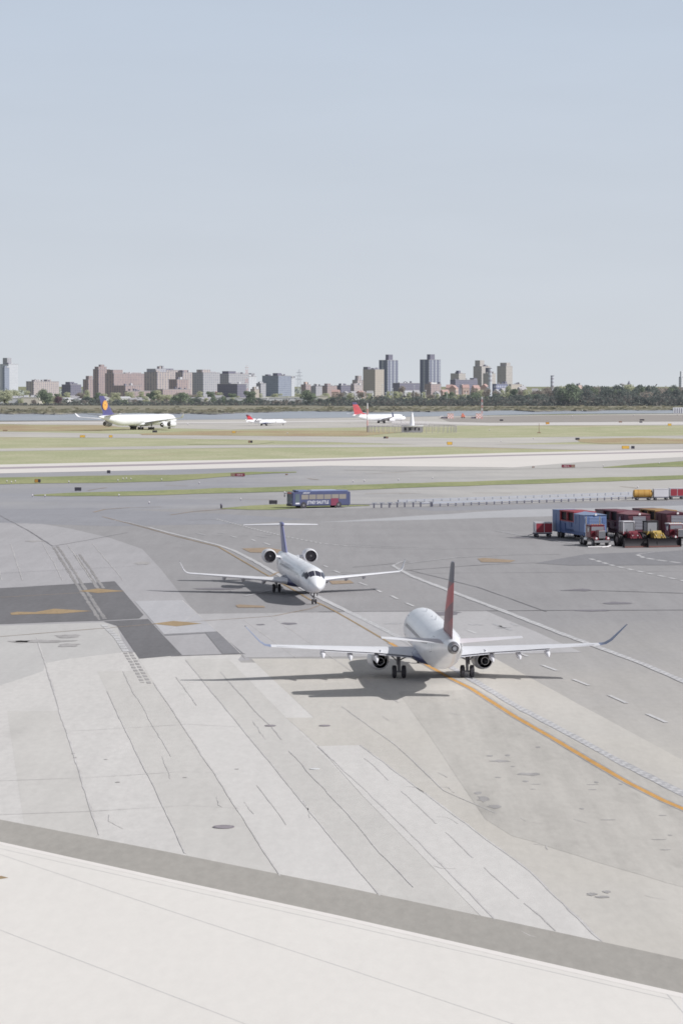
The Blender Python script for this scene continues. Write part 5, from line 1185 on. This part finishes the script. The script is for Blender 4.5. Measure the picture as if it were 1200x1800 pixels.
cart('white baggage cart with red curtains standing alone left of the blue trailer', 953, 944, 31, R(8), True)
cart('plain white baggage cart behind the orange tank', 1160.5, 879, 27, R(4), False)
cart('white baggage cart with red curtains at the right edge', 1188, 877.5, 26, R(4), True)
cart('white baggage cart partly out of view behind the red-curtained one', 1215, 876, 26, R(4), False)
c = at(1129, 879, .1); k = c.y / F; t = thing('tank_trailer', 'orange cylindrical tank on a trailer at the end of the rails', 'tank trailer', c, R(4)); w_ = 35 * k
MB().lathe((-w_ / 2, 0, 1.25), (1, 0, 0), [(0, .1), (.08, .55), (.25, .8), (w_ - .25, .8), (w_ - .08, .55), (w_, .1)], 22, 0, True, True).build('tank', P_tank, t, True)
for u in (-.25, .05, .3): MB().lathe((u * w_, 0, 1.25), (1, 0, 0), [(0, .82), (.12, .82)], 22, 0, True, True).build('hoop', plain('tank_hoop', lin((176, 128, 60)), .5), t, True)
MB().box((0, 0, .42), (w_ * .95, 1.1, .18)).build('chassis', P_post, t); MB().tube([(-w_ / 2, 0, .45), (-w_ / 2 - 1.6, 0, .35)], .06).build('tow_bar', P_post, t)
for u in (-.3, .3):
    for sd in (1, -1): wheel(t, u * w_, sd * .7, .3, .3, .2)

B_blue = plain('melter_blue', lin((98, 118, 160)), .5, var=.08, vscale=.9); B_blue2 = plain('melter_blue_dark', lin((84, 104, 150)), .55, var=.08)
B_mar = plain('melter_maroon', lin((88, 42, 56)), .5, var=.1, vscale=.9); B_mar2 = plain('melter_maroon_dark', lin((74, 36, 48)), .6, var=.1); B_lou = plain('louvre_grey', lin((150, 152, 162)), .5)
V_red = plain('truck_red', lin((112, 42, 54)), .35, var=.06, coat=.3); V_dk = plain('plow_black', lin((40, 37, 43)), .7, var=.15); V_yel = plain('loader_yellow', lin((170, 144, 78)), .45, var=.08)
D_HEAD = R(-90 + 14)                      # the machines face the viewer, turned a little right
def melter(label, x, y, main, dark, roof, front, ln=14.5, pit=True, mark=False, hh=3.9):
    """snow melting trailer: long box with an open pit in the middle and a louvred front house"""
    c = at(x, y, .1); t = thing('snow_melter', label, 'snow melter', c, D_HEAD + R(22) * 0)
    w2 = 3.3
    MB().box((-ln + 1.65, 0, 2.35), (3.3, w2, 3.1)).build('rear_house', main, t); MB().box((-2.35, 0, 2.55), (4.7, w2, 2.5)).build('front_house', main, t)
    MB().rbox((-ln + 1.65, 0, 3.96), (3.4, w2 + .1, .12), .03).build('rear_roof', main, t)
    cab = MB()
    for xx in (-11.0, -7.9, -4.9):
        for sd in (1, -1): cab.box((xx, sd * (w2 / 2 - .12), 3.25), (.35, .24, 1.3))
    cab.box((-7.95, 0, 2.62), (6.4, w2, .14)); cab.build('control_cabin', roof, t)
    MB().rbox((-7.95, 0, 3.98), (6.6, w2 + .16, .2), .05).build('cabin_roof', roof, t); MB().box((-7.95, 0, 3.25), (5.6, w2 * .8, 1.1)).build('cabin_infill', V_dk, t)  # dark block fills the opening under the cabin roof
    mb = MB(); b_ = w2 / 2 + .1                        # shallow gabled roof
    mb.add([(-4.8, -b_, 3.8), (.15, -b_, 3.8), (.15, b_, 3.8), (-4.8, b_, 3.8), (-4.8, 0, 4.12), (.15, 0, 4.12)], [(0, 1, 5, 4), (2, 3, 4, 5), (0, 4, 3), (1, 2, 5), (3, 2, 1, 0)]); mb.build('front_roof', front, t)
    MB().box((-ln / 2 - .2, 0, 1.15), (ln - 1, w2 * .9, .7)).build('chassis', dark, t); MB().box((-7.9, 0, 1.9), (6.4, w2 * .9, 1.5)).build('pit_wall', main, t)
    for sd in (1, -1):
        MB().box((-9.6, sd * w2 * .47, 1.75), (1.5, .12, 1.1)).build('hatch', dark, t); MB().box((-6.6, sd * w2 * .47, 2.1), (1.1, .12, .6)).build('hatch', dark, t)
        for u in range(4): MB().box((-8.4 + u * .7, sd * (w2 / 2 + .05), 1.0), (.07, .07, 1.0)).build('ladder_rail', dark, t)
        MB().box((-3.8, sd * (w2 / 2 + .02), 2.9), (.02, .05, 1.2)).build('vent', dark, t); MB().box((-ln + 1.7, sd * (w2 / 2 + .02), 2.2), (.05, .04, 2.6)).build('panel_seam', dark, t); MB().box((-2.2, sd * (w2 / 2 + .02), 2.5), (.05, .04, 2.4)).build('panel_seam', dark, t)
        for xx in (-ln + 2.2, -ln + 3.4, -1.4): wheel(t, xx, sd * 1.25, .52, .52, .5)
    lv = MB()
    for i in range(9): lv.box((.03, 0, 1.75 + i * .21), (.08, 1.9, .13))
    lv.build('louvre', B_lou if main is not B_blue else plain('louvre_blue', lin((124, 142, 178)), .5), t)
    for q in (1, -1): MB().box((.03, q * 1.3, 3.0), (.06, .5, .7)).build('vent', dark, t)
    MB().box((.1, 0, 3.85), (.2, .3, .25)).build('work_light', E_w, t)
    if mark:
        for sd in (1, -1):
            MB().lathe((-3.4, sd * (w2 / 2 + .06), 3.0), (0, sd, 0), [(0, .42), (.02, .42)], 20, 0, True, True).build('emblem', plain('emblem_pale', lin((170, 150, 160)), .5), t)
            for i in range(4): MB().box((-3.3, sd * (w2 / 2 + .06), 1.9 - i * .42), (.8, .03, .2)).build('notice_plate', MC['emblem_pale'], t)
    return t
def truck(label, x, y, body, roof, stacks=True):
    """long-nosed tractor unit seen from the front"""
    c = at(x, y, .1); t = thing('tractor_truck', label, 'truck', c, D_HEAD)
    MB().rbox((-1.0, 0, 1.75), (1.9, 1.05, .95), .18).build('bonnet', body, t); MB().rbox((-2.9, 0, 1.95), (1.9, 2.1, 1.7), .12).build('cab', body, t); MB().rbox((-2.9, 0, 2.85), (1.9, 2.15, .16), .06).build('roof', roof, t)
    MB().box((-1.97, .0, 2.4), (.06, 1.8, .55)).build('windscreen', plain('truck_glass', lin((132, 134, 142)), .12), t)
    for sd in (1, -1): MB().box((-2.7, sd * 1.06, 2.4), (1.0, .04, .5)).build('side_window', MC['truck_glass'], t)
    MB().rbox((-.03, 0, 1.68), (.1, .98, 1.05), .04).build('grille_surround', P_chrome, t)
    g = MB()
    for i in range(7): g.box((.03, -.38 + i * .127, 1.66), (.03, .07, .88))
    g.build('grille', plain('grille_grey', lin((120, 120, 128)), .4, .4), t)
    MB().rbox((.1, 0, .72), (.18, 2.3, .34), .05).build('bumper', P_chrome, t)
    for sd in (1, -1):
        f = MB().loft([[(-1.7, sd * .6, 1.0), (-1.7, sd * 1.15, 1.0), (-1.7, sd * 1.15, 1.15), (-1.7, sd * .6, 1.3)], [(-1.1, sd * .55, 1.25), (-1.1, sd * 1.15, 1.2), (-1.1, sd * 1.15, 1.32), (-1.1, sd * .55, 1.5)], [(-.35, sd * .5, 1.15), (-.35, sd * 1.15, 1.05), (-.35, sd * 1.15, 1.25), (-.35, sd * .5, 1.45)], [(0, sd * .5, .85), (0, sd * 1.1, .85), (0, sd * 1.1, 1.05), (0, sd * .5, 1.2)]]).build('mudguard', body, t, True)
        MB().lathe((-.02, sd * .85, 1.15), (1, 0, 0), [(0, .16), (.1, .14), (.12, .02)], 12, 0, True, True).build('headlight', E_w, t, True)
        wheel(t, -.9, sd * .98, .52, .52, .3)
        for xx in (-4.6, -5.8): wheel(t, xx, sd * .95, .52, .52, .55)
        MB().tube([(-2.1, sd * 1.1, 2.2), (-1.9, sd * 1.35, 2.25)], .03).box((-1.88, sd * 1.4, 2.25), (.06, .16, .55)).build('mirror', P_chrome, t)
        if stacks: MB().cyl((-3.95, sd * 1.0, .9), (-3.95, sd * 1.0, 4.0), .11, .1, 10).build('exhaust_stack', P_chrome, t, True)
        MB().cyl((-4.2, sd * .95, .85), (-3.0, sd * .95, .85), .32, .32, 12).build('fuel_tank', P_chrome, t, True)
    MB().box((-3.8, 0, .95), (6, .9, .25)).build('chassis', V_dk, t)
    for i in range(5): MB().box((-2.2, -.7 + i * .35, 2.98), (.12, .12, .08)).build('roof_lamp', plain('lamp_amber', lin((214, 160, 90)), .4), t)
    return t
def plow_tractor(label, x, y, body, loader, cabm):
    c = at(x, y, .1); t = thing('plow_tractor', label, 'snow plow', c, D_HEAD + R(4))
    # curved blade
    rings = []
    for i in range(9):
        a = R(-50 + 100 * i / 8); rings.append((.75 * (1 - cos(a)), .62 + .62 * sin(a) / sin(R(50))))
    mb = MB(); hw = 2.45
    for (xa, za), (xb, zb) in zip(rings, rings[1:]): mb.quad((xa, -hw, za), (xa, hw, za), (xb, hw, zb), (xb, -hw, zb)); mb.quad((xa - .07, -hw, za), (xa - .07, hw, za), (xb - .07, hw, zb), (xb - .07, -hw, zb))
    mb.build('plow_blade', V_dk, t); MB().box((.28, 0, .09), (.08, 2 * hw + .05, .18)).build('cutting_edge', plain('edge_rust', lin((112, 76, 72)), .7), t)
    for sd in (1, -1): MB().box((.2, sd * hw, .65), (.5, .06, 1.25)).build('blade_end', V_dk, t)
    MB().rbox((-2.6, 0, 1.5), (2.2, 1.0, .95), .15).build('bonnet', body, t); MB().box((-4.4, 0, 1.3), (2.4, 1.2, .8)).build('chassis', V_dk, t)
    cabf = MB()
    for sx_ in (-3.75, -5.2):
        for sd in (1, -1): cabf.box((sx_, sd * .8, 2.5), (.1, .1, 1.6))
    cabf.build('cab_frame', cabm, t); MB().rbox((-4.5, 0, 3.35), (1.7, 1.8, .18), .07).build('roof', cabm, t)
    MB().box((-4.48, 0, 2.5), (1.4, 1.5, 1.5)).build('cab_glass', plain('cab_glass', lin((140, 142, 148)), .12), t); MB().box((-4.5, 0, 1.75), (1.5, 1.65, .5)).build('cab_base', body, t)
    for sd in (1, -1):
        MB().tube([(-3.3, sd * .62, 1.9), (-1.7, sd * .62, 1.75), (-.3, sd * .62, .7)], .12).build('loader_arm', loader, t)
        wheel(t, -1.9, sd * .95, .58, .58, .45); wheel(t, -4.6, sd * 1.15, .85, .85, .6); MB().box((-1.52, sd * .3, 1.55), (.04, .25, .16)).build('headlight', E_w, t)
        MB().lathe((-4.6, sd * 1.15, .85), (0, sd, 0), [(-.35, .98), (.35, .98)], 14).build('mudguard', V_dk, t, True)
    q = MB(); q.add([(-1.45, -.75, 1.15), (-1.45, .75, 1.15), (-2.3, .62, 2.15), (-2.3, -.62, 2.15)], [(0, 1, 2, 3)]); q.add([(-1.5, -.75, 1.12), (-1.5, .75, 1.12), (-2.35, .62, 2.12), (-2.35, -.62, 2.12)], [(3, 2, 1, 0)]); q.build('loader_frame', loader, t, fix=False)
    MB().cyl((-3.0, .55, 1.9), (-3.0, .55, 3.2), .06, .05, 8).build('exhaust_pipe', V_dk, t)
    return t
melter('blue snow melting trailer with an open middle and red rear roof', 1046, 952, B_blue, B_blue2, plain('roof_red', lin((150, 56, 66)), .55), plain('roof_pale_blue', lin((140, 156, 186)), .55))
truck('red long-nosed truck with a tall chrome grille before the blue trailer', 1058, 961, V_red, V_red)
melter('maroon snow melting trailer with pale notices between blue trailer and yellow roof', 1123, 951, B_mar, B_mar2, plain('roof_wine', lin((112, 60, 72)), .6), plain('roof_maroon', lin((140, 96, 104)), .6), mark=True)
plow_tractor('red tractor with a black snow plow before the maroon trailer', 1124, 962, V_red, V_red, plain('cab_white', lin((190, 188, 194)), .5))
melter('maroon snow melting trailer with a yellow roof and grey louvres at the right', 1190, 949, B_mar, B_mar2, plain('roof_yellow', lin((160, 126, 80)), .6), B_mar)
plow_tractor('yellow loader with a black snow plow between the two red machines', 1166, 961.5, V_yel, V_yel, V_dk)
truck('red truck with a white roof at the right edge', 1197, 958, V_red, P_cwhite, False)
c = at(1040, 963, .1); t = thing('tow_hitch', 'white tow bar lying on the ground at the red truck nose', 'tow bar', c, R(10))
MB().tube([(-.6, 0, .12), (2.2, .2, .12), (2.9, .9, .25)], .09).tube([(1.3, -.5, .1), (2.4, .2, .12)], .06).build('bar', E_w, t)
for u in (0, 1.6): wheel(t, u, .3, .15, .15, .1)

# ------------------------------------------------------------------ light
SUN = Vector((1.16, -.52, 1.0)).normalized()      # direction towards the sun
w = bpy.data.worlds.new('World'); scene.world = w; w.use_nodes = True
nt = w.node_tree; bg = nt.nodes['Background']
sky = nt.nodes.new('ShaderNodeTexSky'); sky.sky_type = 'NISHITA'; sky.sun_disc = False
sky.sun_elevation = math.asin(SUN.z); sky.sun_rotation = atan2(SUN.x, SUN.y)
sky.altitude = 0; sky.air_density = 1.0; sky.dust_density = 1.0; sky.ozone_density = 1.0
hs = nt.nodes.new('ShaderNodeHueSaturation'); hs.inputs['Saturation'].default_value = .28
hs.inputs['Value'].default_value = .98
nt.links.new(sky.outputs[0], hs.inputs['Color'])
# summer haze: the lowest degrees of the sky are a pale veil that thins out upwards
tc = nt.nodes.new('ShaderNodeTexCoord'); sx = nt.nodes.new('ShaderNodeSeparateXYZ'); nt.links.new(tc.outputs['Generated'], sx.inputs[0])
STR = .09
veil = mixc(nt, ramp(nt, sx.outputs[2], .0, .135), tuple(v / STR for v in lin((208, 213, 219))), tuple(v / STR for v in lin((192, 204, 220))))
mp = N(nt, 'ShaderNodeMapping'); mp.inputs['Scale'].default_value = (9, 9, 46); nt.links.new(tc.outputs['Generated'], mp.inputs['Vector'])
wisp = N(nt, 'ShaderNodeVectorMath', operation='SCALE'); nt.links.new(veil, wisp.inputs[0]); nt.links.new(ramp(nt, noise(nt, mp.outputs[0], 1.0, 4, .55), .3, .7, .985, 1.015), wisp.inputs[3]); veil = wisp.outputs[0]
nt.links.new(mixc(nt, ramp(nt, sx.outputs[2], .12, .45), veil, hs.outputs[0]), bg.inputs['Color'])
bg.inputs['Strength'].default_value = STR
sl = bpy.data.lights.new('sun', 'SUN'); sl.energy = 3.85; sl.angle = R(.53); sl.color = (1, .98, .95)
so = bpy.data.objects.new('sun', sl); COL.objects.link(so); so.rotation_euler = (-SUN).to_track_quat('-Z', 'Y').to_euler(); so.location = (60, -40, 90)
scene.view_settings.view_transform = 'Standard'; scene.view_settings.look = 'None'; scene.view_settings.exposure = 0; scene.view_settings.gamma = 1
scene.render.engine = 'CYCLES'; scene.cycles.max_bounces = 6; scene.cycles.filter_width = 1.7
